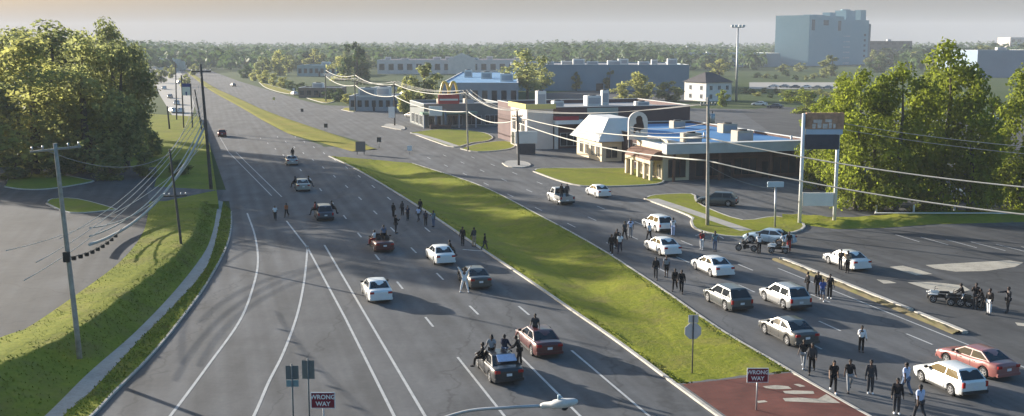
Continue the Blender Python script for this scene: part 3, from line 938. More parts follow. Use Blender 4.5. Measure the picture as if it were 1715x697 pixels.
def solve(cx, yb, L, W, H, hd):
    """stand a box of this size on the ground so that it fills the spot (centre x, lowest y)"""
    p = G(cx, yb - 8)
    ca, sa = math.cos(hd), math.sin(hd)
    for _ in range(25):
        cs = [project((p.x + x * ca - y * sa, p.y + x * sa + y * ca, z)) for x in (-W/2, W/2) for y in (-L/2, L/2) for z in (.0, H * .8)]
        x0, x1 = min(c[0] for c in cs), max(c[0] for c in cs); yb_ = max(c[1] for c in cs)
        s_ = F / p.y
        p.x += (cx - (x0 + x1) / 2) / s_
        p.y += (yb_ - yb) / (s_ * CAM_H / p.y) * .8
    return p, (x0, min(c[1] for c in cs), x1, yb_)

vehicles = {}
def place(key, kind, col, bbox, label, hd=0.0, name='car', group='cars in the street gathering', cat='car', only_tail=True):
    src = protos[kind]
    L, W, H = src['dims']
    p, got = solve((bbox[0] + bbox[2]) / 2, bbox[3], L, W, H, ROAD + hd)
    if kind in _used:
        o = src.copy(); COL.objects.link(o)
        for ch in list(src.children):
            c = ch.copy(); COL.objects.link(c); c.parent = o
            for g in list(ch.children):
                d_ = g.copy(); COL.objects.link(d_); d_.parent = c
    else:
        o = src; _used.add(kind)
    o.name = name
    o.location = (p.x, p.y, .004 if 'lot' not in label else .008); o.rotation_euler = (0, 0, ROAD + hd)
    tag(o, label, cat, group)
    for c in o.children:
        nm = c.name.split('.')[0]
        for sl in c.material_slots:
            if sl.material and sl.material.name.startswith('paint_'):
                sl.link = 'OBJECT'; sl.material = PAINT_C[col]
    vehicles[key] = (o, Matrix.Translation(o.location) @ Matrix.Rotation(ROAD + hd, 4, 'Z'), kind)
    return o

place('c1', 'hatch', 'red', (361, 213, 383, 230), 'distant red car with dark rear window in the leftmost lane')
place('c2', 'sedan', 'black', (381, 134, 400, 145), 'far dark car alone on the far carriageway', hd=.22)
place('c3', 'sedan', 'silver', (472, 252, 504, 278), 'silver car with a dark dressed person standing at its rear')
place('c4', 'sedan', 'champagne', (491, 291, 521, 322), 'pale silver car with people leaning out at both sides')
place('c5', 'suv', 'slate', (523, 332, 562, 372), 'dark slate hatch-backed car with red tail lamps and people at its windows')
place('c6', 'convertible', 'maroon', (617, 388, 661, 425), 'dark red open-topped car with a person in blue standing in it')
place('c7', 'sedan', 'white', (714, 412, 762, 447), 'clean white saloon behind the seated figure in black')
place('c8', 'sedan', 'charcoal', (772, 453, 817, 488), 'dark grey car beside the man in white with raised arms')
place('c9', 'sedan', 'white', (600, 463, 662, 511), 'white saloon alone in the middle of the sunlit lanes, nearest the double line')
place('c10', 'sedan', 'maroon', (864, 541, 942, 604), 'maroon saloon with one person sitting out of its roof')
place('c11', 'sedan', 'black', (788, 580, 884, 650), 'black saloon with three people sitting out of its windows')
place('c12', 'pickup', 'silver', (916, 309, 962, 345), 'small silver pickup with two people standing in its bed', name='pickup_truck', cat='pickup')
place('c13', 'sedan', 'white', (980, 306, 1024, 333), 'white saloon pulling away near the grass island')
place('c14', 'suv', 'white', (1071, 356, 1134, 392), 'white estate car with people in white at its rear')
place('c15', 'sedan', 'white', (1079, 394, 1141, 432), 'white car with clear rear window directly in front of the white estate')
place('c16', 'sedan', 'white', (1160, 429, 1228, 468), 'white saloon with red tail lamps behind the walkers in black')
place('c17', 'suv', 'gunmetal', (1182, 473, 1257, 526), 'grey green hatch-backed car with dark tail closest to the grass median')
place('c18', 'suv', 'silver', (1271, 467, 1360, 524), 'silver grey hatch-backed car beside four pedestrians')
place('c19', 'sedan', 'charcoal', (1281, 526, 1362, 586), 'dark grey saloon with red tail lamps beside the end of the grass')
place('c20', 'sedan', 'skyblue', (1243, 379, 1335, 415), 'pale blue saloon standing across the road by the divider end', hd=.62)
place('c21', 'sedan', 'white', (1383, 416, 1455, 457), 'white saloon in the right lot with a person at its side')
place('c22', 'suv', 'gunmetal', (1163, 317, 1241, 347), 'dark four-by-four parked side-on before the shop row', hd=.95, group='parked cars')
place('c23', 'hatch', 'white', (1540, 608, 1644, 672), 'white small car at the bottom right with pedestrians to its left')
place('c24', 'sedan', 'rust', (1576, 588, 1700, 642), 'faded red saloon behind the white small car at bottom right', hd=.1)

# parked cars in the far lots
far_spots = [(1580, 208, 'white', .5, 'white car seen below the tallest bright tree'), (1632, 210, 'white', .55, 'white car seen right of the tallest bright tree'), (1660, 204, 'skyblue', .55, 'pale car in the rear lot right of the white pair'),
             (1500, 214, 'silver', .5, 'silver car in the rear lot left of the bright trees'), (1295, 147, 'white', .9, None), (1313, 147, 'silver', .9, None), (1331, 148, 'slate', .9, None), (1350, 148, 'white', .9, None), (1368, 149, 'champagne', .9, None), (1386, 149, 'silver', .9, None),
             (1272, 178, 'white', .8, 'white car parked right of the white house'), (1298, 182, 'slate', .8, 'dark car parked right of the white house'), (676, 160, 'white', .2, None), (690, 198, 'silver', .4, 'silver car before the grey store'), (1690, 330, 'navy', .9, 'dark car under the right edge trees'), (1590, 338, 'white', .8, 'white car under the tallest bright tree'), (1510, 336, 'slate', .8, 'dark car half hidden under the bright trees'), (493, 160, 'white', .2, 'white car leaving the far driveway'),
             (275, 150, 'white', 0, None), (285, 165, 'silver', 0, None), (296, 176, 'white', 0, None), (268, 130, 'white', 0, None), (283, 128, 'silver', 0, None), (303, 190, 'white', 0, None), (262, 112, 'white', 0, None), (300, 140, 'silver', .3, None), (290, 190, 'white', .3, None)]
for i, (px, yb, col, hd, lab) in enumerate(far_spots):
    s_ = (yb - YH) / CAM_H; wpx = s_ * 3
    left = px < 320
    place('f%d' % i, 'sedan', col, (px - wpx / 2, yb - 4, px + wpx / 2, yb), lab or ('distant parked car glinting in the far left lots' if left else 'distant car parked in the row before the tower block' if 1280 < px < 1400 else 'distant white car parked behind the far shops'), hd=hd,
          group='cars in the far left lots' if left else 'cars parked in the far lots')

for k_, o_ in protos.items():
    if k_ not in _used:
        for c_ in list(o_.children_recursive): bpy.data.objects.remove(c_)
        bpy.data.objects.remove(o_)

# ================================================================== PEOPLE
SKIN = {'dark': mat('skin_dark', (.10, .06, .045), .6, .08, 8), 'mid': mat('skin_mid', (.30, .18, .12), .6, .08, 8)}
HAIR = mat('hair_black', (.014, .012, .011), .7, .3, 20)
def cloth(name, c): return mat('cloth_' + name, c, .9, .12, 9, spec=.1)
CL = {'white': cloth('white', (.72, .72, .73)), 'black': cloth('black', (.016, .016, .018)), 'navy': cloth('navy', (.025, .03, .055)), 'blue': cloth('blue', (.07, .11, .32)), 'grey': cloth('grey', (.25, .26, .28)),
      'red': cloth('red', (.30, .03, .03)), 'tan': cloth('tan', (.33, .25, .18)), 'teal': cloth('teal', (.14, .22, .25)), 'denim': cloth('denim', (.10, .14, .22)), 'paleblue': cloth('paleblue', (.48, .54, .72)), 'orange': cloth('orange', (.35, .12, .05)), 'charcoal': cloth('charcoal', (.05, .05, .055))}

def grow(name, verts, edges, radii, root=0, sub=1):
    me = bpy.data.meshes.new(name); me.from_pydata([tuple(v) for v in verts], edges, [])
    o = bpy.data.objects.new(name, me); COL.objects.link(o)
    o.modifiers.new('skin', 'SKIN')
    sv = me.skin_vertices[0].data
    for i, r_ in enumerate(radii):
        sv[i].radius = r_ if isinstance(r_, tuple) else (r_, r_); sv[i].use_root = (i == root); sv[i].use_loose = False
    m_ = o.modifiers.new('sub', 'SUBSURF'); m_.levels = sub; m_.render_levels = sub
    bpy.context.view_layer.update()
    dg = bpy.context.evaluated_depsgraph_get()
    out = bpy.data.meshes.new_from_object(o.evaluated_get(dg))
    bpy.data.objects.remove(o)
    for p in out.polygons: p.use_smooth = True
    out.name = name
    return out

def blob_into(bm, c, r, seg=10, mi=0):
    q = bmesh.ops.create_icosphere(bm, subdivisions=2, radius=1.0)
    for v in q['verts']: v.co = Vector((c[0] + v.co.x * r[0], c[1] + v.co.y * r[1], c[2] + v.co.z * r[2]))

def pose_mesh(legL=(0, 0), legR=(0, 0), armL=(5, 8, 12), armR=(5, 8, 12), lean=0, spread=0, head=0):
    """figure facing +y; legs (hip, knee), arms (flex, abduct, elbow) in degrees"""
    rx = lambda a: Matrix.Rotation(RAD(a), 3, 'X'); ry = lambda a: Matrix.Rotation(RAD(a), 3, 'Y')
    hipz = 0.93; P = {}
    P['pel'] = Vector((0, 0, hipz)); LM = rx(-lean)
    up = lambda z, y=0: P['pel'] + LM @ Vector((0, y, z))
    P['waist'], P['chest'], P['neck0'], P['neck1'] = up(.14), up(.38), up(.545), up(.60, .01)
    HM = rx(-lean + head) 
    hb = P['neck1']
    P['head0'], P['head1'], P['head2'] = hb + HM @ Vector((0, .015, .05)), hb + HM @ Vector((0, .02, .13)), hb + HM @ Vector((0, .01, .205))
    lows = []
    for s, (h, k), tag_ in ((-1, legL, 'L'), (1, legR, 'R')):
        sp_ = ry(-s * spread)
        hp = P['pel'] + Vector((s * .095, 0, -.02)); P['hip' + tag_] = hp
        kn = hp + sp_ @ Vector((0, math.sin(RAD(h)) * .43, -math.cos(RAD(h)) * .43)); P['knee' + tag_] = kn
        an = kn + sp_ @ Vector((0, math.sin(RAD(h - k)) * .42, -math.cos(RAD(h - k)) * .42)); P['ank' + tag_] = an
        P['toe' + tag_] = an + Vector((s * .02, .17, -.045)); lows.append(an.z)
    for s, (fl, ab, el), tag_ in ((-1, armL, 'L'), (1, armR, 'R')):
        sh = up(.49) + LM @ Vector((s * .185, 0, 0)); P['sh' + tag_] = sh
        M = ry(-s * ab) @ rx(fl)
        e_ = sh + LM @ (M @ Vector((0, 0, -.29))); P['el' + tag_] = e_
        M2 = ry(-s * ab) @ rx(fl + el)
        w_ = e_ + LM @ (M2 @ Vector((0, 0, -.25))); P['wr' + tag_] = w_
        d_ = (LM @ (M2 @ Vector((0, 0, -1)))); sd_ = (LM @ (M2 @ Vector((1, 0, 0)))); fw = (LM @ (M2 @ Vector((0, 1, 0))))
        P['palm' + tag_] = w_ + d_ * .085
        for j in range(4): P['f%d%s' % (j, tag_)] = w_ + d_ * (.165 - .012 * abs(j - 1.4)) + fw * (.033 - .022 * j) + sd_ * (-s * .015)
        P['th' + tag_] = w_ + d_ * .1 + fw * .06
    dz = .075 - min(lows)
    for k in P: P[k] = P[k] + Vector((0, 0, dz))
    # body
    names, rad = [], []
    R0 = {'pel': (.15, .105), 'waist': (.135, .095), 'chest': (.165, .115), 'neck0': (.075, .07), 'neck1': .055, 'head0': (.068, .08), 'head1': (.078, .098), 'head2': (.06, .07)}
    for n_ in P:
        names.append(n_)
        b_ = n_[:-1]
        if n_ in R0: rad.append(R0[n_])
        else: rad.append({'hip': .088, 'knee': .06, 'ank': .042, 'toe': (.042, .03), 'sh': .062, 'el': .043, 'wr': .031, 'palm': (.036, .02), 'th': .011}.get(b_, .0095))
    ix = {n_: i for i, n_ in enumerate(names)}
    E_ = [('pel', 'waist'), ('waist', 'chest'), ('chest', 'neck0'), ('neck0', 'neck1'), ('neck1', 'head0'), ('head0', 'head1'), ('head1', 'head2')]
    for t in 'LR':
        E_ += [('pel', 'hip' + t), ('hip' + t, 'knee' + t), ('knee' + t, 'ank' + t), ('ank' + t, 'toe' + t), ('chest', 'sh' + t), ('sh' + t, 'el' + t), ('el' + t, 'wr' + t), ('wr' + t, 'palm' + t), ('palm' + t, 'th' + t)]
        E_ += [('palm' + t, 'f%d%s' % (j, t)) for j in range(4)]
    body = grow('body', [P[n_] for n_ in names], [(ix[a_], ix[b_]) for a_, b_ in E_], rad)
    # nose, ears on the same body mesh
    bm = BM(); bm.from_mesh(body)
    HMd = lambda x, y, z: P['neck1'] + HM @ Vector((x, y, z))
    for c, r_ in ((HMd(0, .118, .115), (.014, .02, .022)), (HMd(-.082, .02, .12), (.012, .022, .032)), (HMd(.082, .02, .12), (.012, .022, .032))): blob_into(bm, c, r_)
    for f in bm.faces: f.smooth = True
    bm.to_mesh(body); bm.free()
    sub = lambda ns, sc2: ([P[n_] for n_ in ns], [rad[ix[n_]] if not isinstance(rad[ix[n_]], tuple) else rad[ix[n_]] for n_ in ns])
    def garment(nm, ns, es, add):
        rr = []
        for n_ in ns:
            q = rad[ix[n_]]; q = q if isinstance(q, tuple) else (q, q)
            rr.append((q[0] + add.get(n_[:-1], add.get(n_, add['*'])), q[1] + add.get(n_[:-1], add.get(n_, add['*']))))
        jx = {n_: i for i, n_ in enumerate(ns)}
        return grow(nm, [P[n_] for n_ in ns], [(jx[a_], jx[b_]) for a_, b_ in es], rr)
    P['hem'] = P['pel'] + Vector((0, 0, -.04)); names.append('hem'); rad.append((.15, .11)); ix['hem'] = len(names) - 1
    for t in 'LR':
        P['slv' + t] = P['el' + t].lerp(P['sh' + t], .25); rad.append(.052); names.append('slv' + t); ix['slv' + t] = len(names) - 1
        P['cuf' + t] = P['ank' + t] + Vector((0, 0, .0)); rad.append(.052); names.append('cuf' + t); ix['cuf' + t] = len(names) - 1
    shirt = garment('shirt', ['waist', 'hem', 'chest', 'neck0', 'shL', 'slvL', 'shR', 'slvR'], [('waist', 'hem'), ('waist', 'chest'), ('chest', 'neck0'), ('chest', 'shL'), ('shL', 'slvL'), ('chest', 'shR'), ('shR', 'slvR')], {'*': .024, 'neck0': .008})
    hood = garment('shirt', ['waist', 'hem', 'chest', 'neck0', 'shL', 'elL', 'wrL', 'shR', 'elR', 'wrR'], [('waist', 'hem'), ('waist', 'chest'), ('chest', 'neck0'), ('chest', 'shL'), ('shL', 'elL'), ('elL', 'wrL'), ('chest', 'shR'), ('shR', 'elR'), ('elR', 'wrR')], {'*': .026, 'wr': .02, 'neck0': .012})
    trous = garment('trousers', ['pel', 'hipL', 'kneeL', 'cufL', 'hipR', 'kneeR', 'cufR'], [('pel', 'hipL'), ('hipL', 'kneeL'), ('kneeL', 'cufL'), ('pel', 'hipR'), ('hipR', 'kneeR'), ('kneeR', 'cufR')], {'*': .016, 'knee': .022, 'cuf': .014})
    short = garment('shorts', ['pel', 'hipL', 'kneeL', 'hipR', 'kneeR'], [('pel', 'hipL'), ('hipL', 'kneeL'), ('pel', 'hipR'), ('hipR', 'kneeR')], {'*': .018, 'knee': .035})
    bm = BM(); blob_into(bm, HMd(0, -.018, .145), (.094, .1, .098)); blob_into(bm, HMd(0, -.05, .09), (.08, .07, .08))
    hair = bpy.data.meshes.new('hair'); bmesh.ops.recalc_face_normals(bm, faces=bm.faces[:])
    for f in bm.faces: f.smooth = True
    bm.to_mesh(hair); bm.free()
    bm = BM(); blob_into(bm, HMd(0, -.018, .145), (.098, .105, .1)); blob_into(bm, HMd(0, -.07, .02), (.1, .06, .17))
    hairl = bpy.data.meshes.new('hair')
    for f in bm.faces: f.smooth = True
    bm.to_mesh(hairl); bm.free()
    sh = []
    for t in 'LR':
        bm = BM(); c = P['ank' + t].lerp(P['toe' + t], .55); blob_into(bm, (c.x, c.y, c.z - .012), (.055, .145, .055))
        for f in bm.faces: f.smooth = True
        q = bpy.data.meshes.new('shoe'); bm.to_mesh(q); bm.free(); sh.append(q)
    return dict(body=body, shirt=shirt, hood=hood, trousers=trous, shorts=short, hair=hair, hairl=hairl, shoes=sh, dz=dz, hip=P['pel'].z)

POSES = {
    'stand': pose_mesh((2, 2), (-3, 1), (4, 9, 14), (6, 9, 16)),
    'walk': pose_mesh((22, 8), (-16, 22), (-22, 7, 12), (20, 7, 22)),
    'walk2': pose_mesh((-18, 26), (20, 6), (24, 8, 28), (-20, 7, 14)),
    'phone': pose_mesh((3, 2), (-4, 3), (8, 10, 14), (35, 14, 105)),
    'raise': pose_mesh((0, 0), (0, 0), (8, 148, 6), (8, 148, 6), spread=13),
    'sit': pose_mesh((78, 72), (72, 66), (18, 14, 35), (12, 16, 40), lean=-4),
    'ride': pose_mesh((66, 78), (66, 78), (48, 18, 24), (48, 18, 24), lean=14, spread=10),
    'point': pose_mesh((6, 3), (-6, 3), (6, 10, 12), (78, 22, 12)),
    'lean': pose_mesh((12, 10), (-4, 2), (40, 12, 40), (46, 12, 30), lean=18),
}

def person(label, pose, pos, face, shirt, trs, sh=1.72, top='shirt', bottom='trousers', hair='hair', skin='dark', shoes='charcoal', group='people in the street'):
    """face: heading in degrees measured from straight away from the camera, positive to the left"""
    o = thing('person', label, 'person', pos, RAD(face), group)
    k = sh / 1.72; o.scale = (k, k, k)
    m = POSES[pose]
    def add(nm, me, mm):
        c = link(bpy.data.objects.new(nm, me), o)
        if not me.materials: me.materials.append(mm)
        c.material_slots[0].link = 'OBJECT'; c.material_slots[0].material = mm
    add('body', m['body'], SKIN[skin]); add('shirt' if top == 'shirt' else 'jacket', m[top], CL[shirt])
    add(bottom, m[bottom], CL[trs]); add('hair', m[hair], HAIR)
    for q in m['shoes']: add('shoe', q, CL[shoes])
    return o
def at_px(label, x, yt, yf, shirt, trs, pose='stand', face=0, **k):
    p = G(x, yf)
    h = max(1.58, min(1.86, (yf - yt) / (yf - YH) * CAM_H))
    p.z = .006 + k.pop('lift', 0)
    return person(label, pose, p, face, shirt, trs, sh=h, **k)

# left carriageway
at_px('person in a white shirt and black trousers walking on the left lane line', 461, 344, 369, 'white', 'black', 'walk', -170)
at_px('person in a rusty orange top walking beside the one in the white shirt', 480, 343, 364, 'orange', 'black', 'walk2', 165, top='hood')
at_px('person in black at the left of the crowd by the median', 659, 340, 364, 'black', 'black', 'stand', -30, top='hood')
at_px('tall person in black standing nearest the open-topped car', 663, 358, 391, 'black', 'charcoal', 'phone', -60, top='hood', skin='mid')
at_px('person in black and grey in the middle of the crowd by the median', 674, 337, 361, 'charcoal', 'black', 'phone', 40, top='hood')
at_px('person in dark grey right of the one with raised hand in the crowd', 683, 345, 369, 'navy', 'black', 'stand', 160, skin='mid')
at_px('person in black farthest back in the crowd by the median', 704, 336, 357, 'black', 'black', 'stand', 180, top='hood')
at_px('person in a pale blue shirt in the crowd by the median', 701, 346, 371, 'paleblue', 'charcoal', 'walk', 150)
at_px('person in navy second from the right end of the crowd', 713, 353, 378, 'navy', 'black', 'stand', 20)
at_px('person in a teal shirt with white collar at the right end of the crowd', 726, 353, 380, 'teal', 'denim', 'phone', 150)
at_px('leftmost of the three dark figures on the edge of the median', 775, 380, 411, 'black', 'black', 'stand', 170, top='hood')
at_px('middle figure in brown and black of the three by the median edge', 794, 381, 413, 'charcoal', 'tan', 'phone', 30, top='hood')
at_px('rightmost of the three dark figures on the edge of the median', 812, 391, 419, 'black', 'charcoal', 'walk', -100)
at_px('person in white with both arms raised high beside a dark grey car', 778, 446, 489, 'white', 'white', 'raise', 175, top='hood', shoes='white')

def on_car(key, label, pose, local, face, shirt, trs, **k):
    o, M, kd = vehicles[key]
    p = M @ Vector(local)
    return person(label, pose, p, math.degrees(ROAD) + face + math.degrees(o.rotation_euler.z - ROAD), shirt, trs, group='people riding on the cars', **k)
hip = POSES['sit']['hip']
on_car('c3', 'person in black standing on the boot of the silver car', 'stand', (.1, -1.95, 1.05), 10, 'black', 'black', top='hood')
on_car('c4', 'person in black leaning out at the left of the pale silver car', 'sit', (-.93, -.1, 1.0 - hip), 90, 'black', 'black', top='hood')
on_car('c4', 'person in black leaning out at the right of the pale silver car', 'sit', (.93, -.1, 1.0 - hip), -90, 'black', 'charcoal', top='hood')
on_car('c5', 'person in dark red leaning out at the left of the slate car', 'sit', (-.96, 0, 1.1 - hip), 90, 'red', 'black')
on_car('c5', 'person in black with raised arm at the right of the slate car', 'sit', (.96, .1, 1.12 - hip), -90, 'black', 'black', top='hood')
on_car('c6', 'person in blue standing up in the open-topped car', 'stand', (.2, -.35, .55), 0, 'denim', 'black')
on_car('c6', 'person in white and red perched at the left of the open-topped car', 'sit', (-.72, -.3, 1.04 - hip), 60, 'white', 'red')
on_car('c7', 'person in black sitting out of the far side of the white saloon', 'sit', (.93, .2, 1.0 - hip), -80, 'black', 'black', top='hood')
on_car('c10', 'person in black and white sitting out of the roof of the maroon saloon', 'sit', (-.25, -.1, 1.48 - hip), 160, 'charcoal', 'black')
on_car('c11', 'person in a black hood sitting out of the left side of the black saloon', 'sit', (-.9, .35, 1.06 - hip), 80, 'black', 'black', top='hood')
on_car('c11', 'person with long hair and pale top on the roof of the black saloon', 'sit', (-.35, .25, 1.49 - hip), 150, 'grey', 'black', hair='hairl')
on_car('c11', 'person in blue and black sitting at the right of the black saloon', 'sit', (.45, .2, 1.49 - hip), -40, 'navy', 'denim', top='hood')
on_car('c11', 'person in black leaning over the tail of the black saloon', 'lean', (.86, -1.5, .9), 60, 'black', 'black', top='hood')
on_car('c12', 'taller person in black standing in the bed of the silver pickup', 'stand', (-.2, -1.0, .66), 20, 'black', 'black', top='hood')
on_car('c12', 'person in dark grey standing at the right in the bed of the silver pickup', 'stand', (.45, -1.2, .66), -20, 'charcoal', 'black', top='hood')
bm = BM(); bx(bm, -.55, .55, -.28, .28, 0, .05, bevel=.02)
o, M, kd = vehicles['c11']
q = obj('banner_cloth', bm, CL['paleblue']); q.matrix_world = M @ Matrix.Translation((.1, -1.42, 1.36)) @ Matrix.Rotation(RAD(31), 4, 'X'); tag(q, 'pale blue cloth spread on the rear window of the black saloon', 'cloth')

# right carriageway
at_px('person in black at the left of the five walkers near the median', 1024, 390, 426, 'black', 'black', 'walk', 170, top='hood', shoes='white')
at_px('person in black behind the white-shirted walker near the median', 1033, 383, 417, 'black', 'black', 'stand', 150, top='hood')
at_px('person in a white shirt and dark trousers among the five walkers', 1038, 390, 424, 'white', 'navy', 'walk2', 165)
at_px('person in dark grey walking ahead of the one in the pale shirt', 1046, 369, 402, 'charcoal', 'black', 'walk', 20)
at_px('person in a long pale lavender shirt at the right of the five walkers', 1056, 365, 398, 'paleblue', 'grey', 'stand', 170)
at_px('person in a white shirt directly behind the white estate car', 1127, 364, 396, 'white', 'paleblue', 'stand', -20)
at_px('person in dark trousers beside the left rear of the white estate car', 1087, 372, 404, 'white', 'black', 'walk', 30)
at_px('person in a red shirt and white trousers standing by the kerb', 1175, 387, 418, 'red', 'white', 'phone', 160, shoes='white')
at_px('long haired person in a grey blue shirt standing by the kerb', 1197, 383, 421, 'teal', 'denim', 'stand', 175, hair='hairl')
at_px('person in black in front of the white car, leftmost of four', 1098, 424, 468, 'black', 'charcoal', 'walk', 170, top='hood')
at_px('person in a grey top and dark shorts, second of the four walkers in black', 1116, 427, 464, 'grey', 'black', 'stand', 160, bottom='shorts')
at_px('person in black, third of the four walkers beside the median', 1130, 449, 487, 'black', 'black', 'walk2', 160, top='hood')
at_px('tall person in black nearest the camera of the four walkers', 1141, 451, 491, 'black', 'black', 'walk', 165, top='hood')
at_px('person in a white shirt in front of the pale blue saloon', 1271, 386, 425, 'white', 'black', 'stand', -20)
at_px('person in a white shirt leaning on the tail of the pale blue saloon', 1313, 388, 424, 'white', 'tan', 'lean', 40)
at_px('person in black at the tail of the pale blue saloon', 1321, 386, 422, 'black', 'red', 'stand', 160)
at_px('person in black at the side of the white saloon in the lot', 1407, 418, 452, 'black', 'charcoal', 'lean', -30, top='hood')
at_px('person in a tan top and dark trousers by the white saloon in the lot', 1419, 420, 457, 'tan', 'black', 'stand', 150)
at_px('person in black left of the four by the silver grey car', 1352, 455, 490, 'black', 'black', 'stand', 100, top='hood')
at_px('tallest person in black of the four by the silver grey car', 1369, 453, 496, 'black', 'black', 'stand', 170, top='hood')
at_px('person in a blue shirt of the four by the silver grey car', 1377, 466, 504, 'blue', 'denim', 'walk', 165, bottom='shorts', shoes='white')
at_px('person in black right of the blue shirted one by the silver grey car', 1389, 459, 500, 'black', 'black', 'phone', 170, shoes='white')
at_px('person in a long white shirt and black trousers alone in the road', 1442, 545, 590, 'white', 'black', 'phone', 175, top='hood')
at_px('person in pale trousers and black top walking behind the dark grey saloon', 1345, 567, 616, 'black', 'grey', 'walk', 150, shoes='white')
at_px('person in black with a pale cap walking behind the dark grey saloon', 1359, 573, 626, 'charcoal', 'black', 'walk2', 160, top='hood')
at_px('long haired person in black crop top walking by the red paving', 1395, 602, 657, 'black', 'black', 'walk', 170, hair='hairl', shoes='white', skin='mid')
at_px('person in a black shirt and pale trousers walking by the red paving', 1422, 600, 656, 'black', 'grey', 'walk2', 175)
at_px('person in long dark grey clothes and white shoes beyond the red paving', 1457, 602, 659, 'charcoal', 'charcoal', 'stand', 170, top='hood', shoes='white')
at_px('person in a pale blue shirt farther back, left of the white small car', 1516, 605, 662, 'paleblue', 'denim', 'walk', 30)
at_px('person in black at the left of the group by the white small car', 1501, 632, 693, 'black', 'charcoal', 'stand', 170, top='hood', shoes='white')
at_px('person in white cap and pale blue shirt nearest the white small car', 1539, 641, 703, 'paleblue', 'charcoal', 'walk', 20)
at_px('person in a pale pink top under the tallest bright tree', 1585, 306, 338, 'white', 'tan', 'stand', 170)
at_px('person in a white top under the trees farther right', 1641, 314, 342, 'white', 'black', 'stand', 160)
at_px('person in black standing with the quad bikes, second from the right', 1656, 481, 527, 'black', 'white', 'stand', 120, top='hood')
at_px('tall person in black standing behind the dark quad bike', 1633, 468, 517, 'black', 'charcoal', 'phone', 150, top='hood')
at_px('person in dark grey standing at the far right of the quad bikes', 1687, 479, 524, 'charcoal', 'charcoal', 'point', 100, top='hood')
at_px('person in black bending beside the one with white trousers', 1646, 483, 520, 'black', 'black', 'lean', 60, top='hood')

# ------------------------------------------------------------------ quad bikes and motorcycles
def make_quad(label, p, rz, col, group='bikes and quad bikes'):
    o = thing('quad_bike', label, 'quad bike', p, rz, group)
    tm, rm_ = wheel_meshes(.29)
    for y in (-.6, .62):
        for sx in (-1, 1):
            w_ = link(bpy.data.objects.new('wheel', tm), o); w_.location = (sx * .46, y, .29); w_.scale = (1.15, 1, 1); link(bpy.data.objects.new('rim', rm_), w_)
    bm = BM(); bx(bm, -.14, .14, -.62, .6, .3, .56, bevel=.05); obj('chassis', bm, PLASTIC, o)
    bm = BM()
    for y in (-.6, .62):
        for sx in (-1, 1): bx(bm, min(sx * .2, sx * .6), max(sx * .2, sx * .6), y - .34, y + .34, .6, .66, bevel=.025)
    bx(bm, -.2, .2, .15, .85, .6, .86, bevel=.08); obj('fairing', bm, PAINT_C[col], o)
    bm = BM(); bx(bm, -.15, .15, -.62, .14, .66, .8, bevel=.05); obj('saddle', bm, PLASTIC, o)
    bm = BM(); tube(bm, smooth_line([(-.4, .3, 1.06), (-.2, .42, 1.02), (.2, .42, 1.02), (.4, .3, 1.06)], 4), .022, 6); tube(bm, [(0, .42, 1.0), (0, .5, .8)], .03, 6); obj('handlebar', bm, PLASTIC, o)
    bm = BM(); bx(bm, -.12, .12, .83, .88, .66, .78, bevel=.02); obj('headlight', bm, HEAD, o)
    return o
def make_bike(label, p, rz, col, group='bikes and quad bikes'):
    o = thing('motorcycle', label, 'motorcycle', p, rz, group)
    tm, rm_ = wheel_meshes(.31)
    for y in (-.68, .72):
        w_ = link(bpy.data.objects.new('wheel', tm), o); w_.location = (0, y, .31); w_.scale = (.6, 1, 1); link(bpy.data.objects.new('rim', rm_), w_)
    bm = BM(); bx(bm, -.13, .13, -.25, .32, .3, .62, bevel=.05); obj('engine', bm, PLASTIC, o)
    bm = BM(); bx(bm, -.15, .15, -.05, .45, .66, .95, bevel=.08); bx(bm, -.09, .09, -1.0, -.45, .74, .84, bevel=.03); bx(bm, -.07, .07, .5, 1.0, .64, .68, bevel=.015); obj('fairing', bm, PAINT_C[col], o)
    bm = BM(); bx(bm, -.13, .13, -.7, -.04, .76, .86, bevel=.04); obj('saddle', bm, PLASTIC, o)
    bm = BM()
    for sx in (-.08, .08): tube(bm, [(sx, .72, .31), (sx, .5, 1.0)], .03, 6)
    obj('fork', bm, CHROME, o)
    bm = BM(); tube(bm, smooth_line([(-.38, .3, 1.05), (-.15, .45, 1.04), (.15, .45, 1.04), (.38, .3, 1.05)], 4), .02, 6); obj('handlebar', bm, PLASTIC, o)
    bm = BM(); tube(bm, [(.14, -.1, .36), (.17, -.85, .42)], .05, 8, .06); obj('exhaust', bm, CHROME, o)
    bm = BM(); bx(bm, -.09, .09, .58, .66, .82, .98, bevel=.03); obj('headlight', bm, HEAD, o)
    return o
def rider(label, obj_, shirt, trs, back=-.25, seat=.78, **k):
    M = Matrix.Translation(obj_.location) @ Matrix.Rotation(obj_.rotation_euler.z, 4, 'Z')
    return person(label, 'ride', M @ Vector((0, back, seat + .07 - POSES['ride']['hip'])), math.degrees(obj_.rotation_euler.z), shirt, trs, group='riders on the bikes', top='hood', **k)
q1 = make_quad('dark quad bike with a rider in the right lot', G(1606, 511), RAD(72), 'black'); rider('rider in black seated on the dark quad bike', q1, 'black', 'black')
q2 = make_quad('white quad bike ahead of the dark one in the right lot', G(1575, 505), RAD(78), 'white')
q3 = make_quad('white quad bike at the tail side of the pale blue saloon', G(1303, 423), RAD(78), 'white')
q4 = make_bike('dark motorcycle with a rider in front of the pale blue saloon', G(1250, 421), RAD(70), 'black'); rider('rider in grey and black on the motorcycle', q4, 'grey', 'black', seat=.84)
q6 = make_bike('dark motorcycle lying behind the dark quad bike', G(1626, 515), RAD(66), 'charcoal')

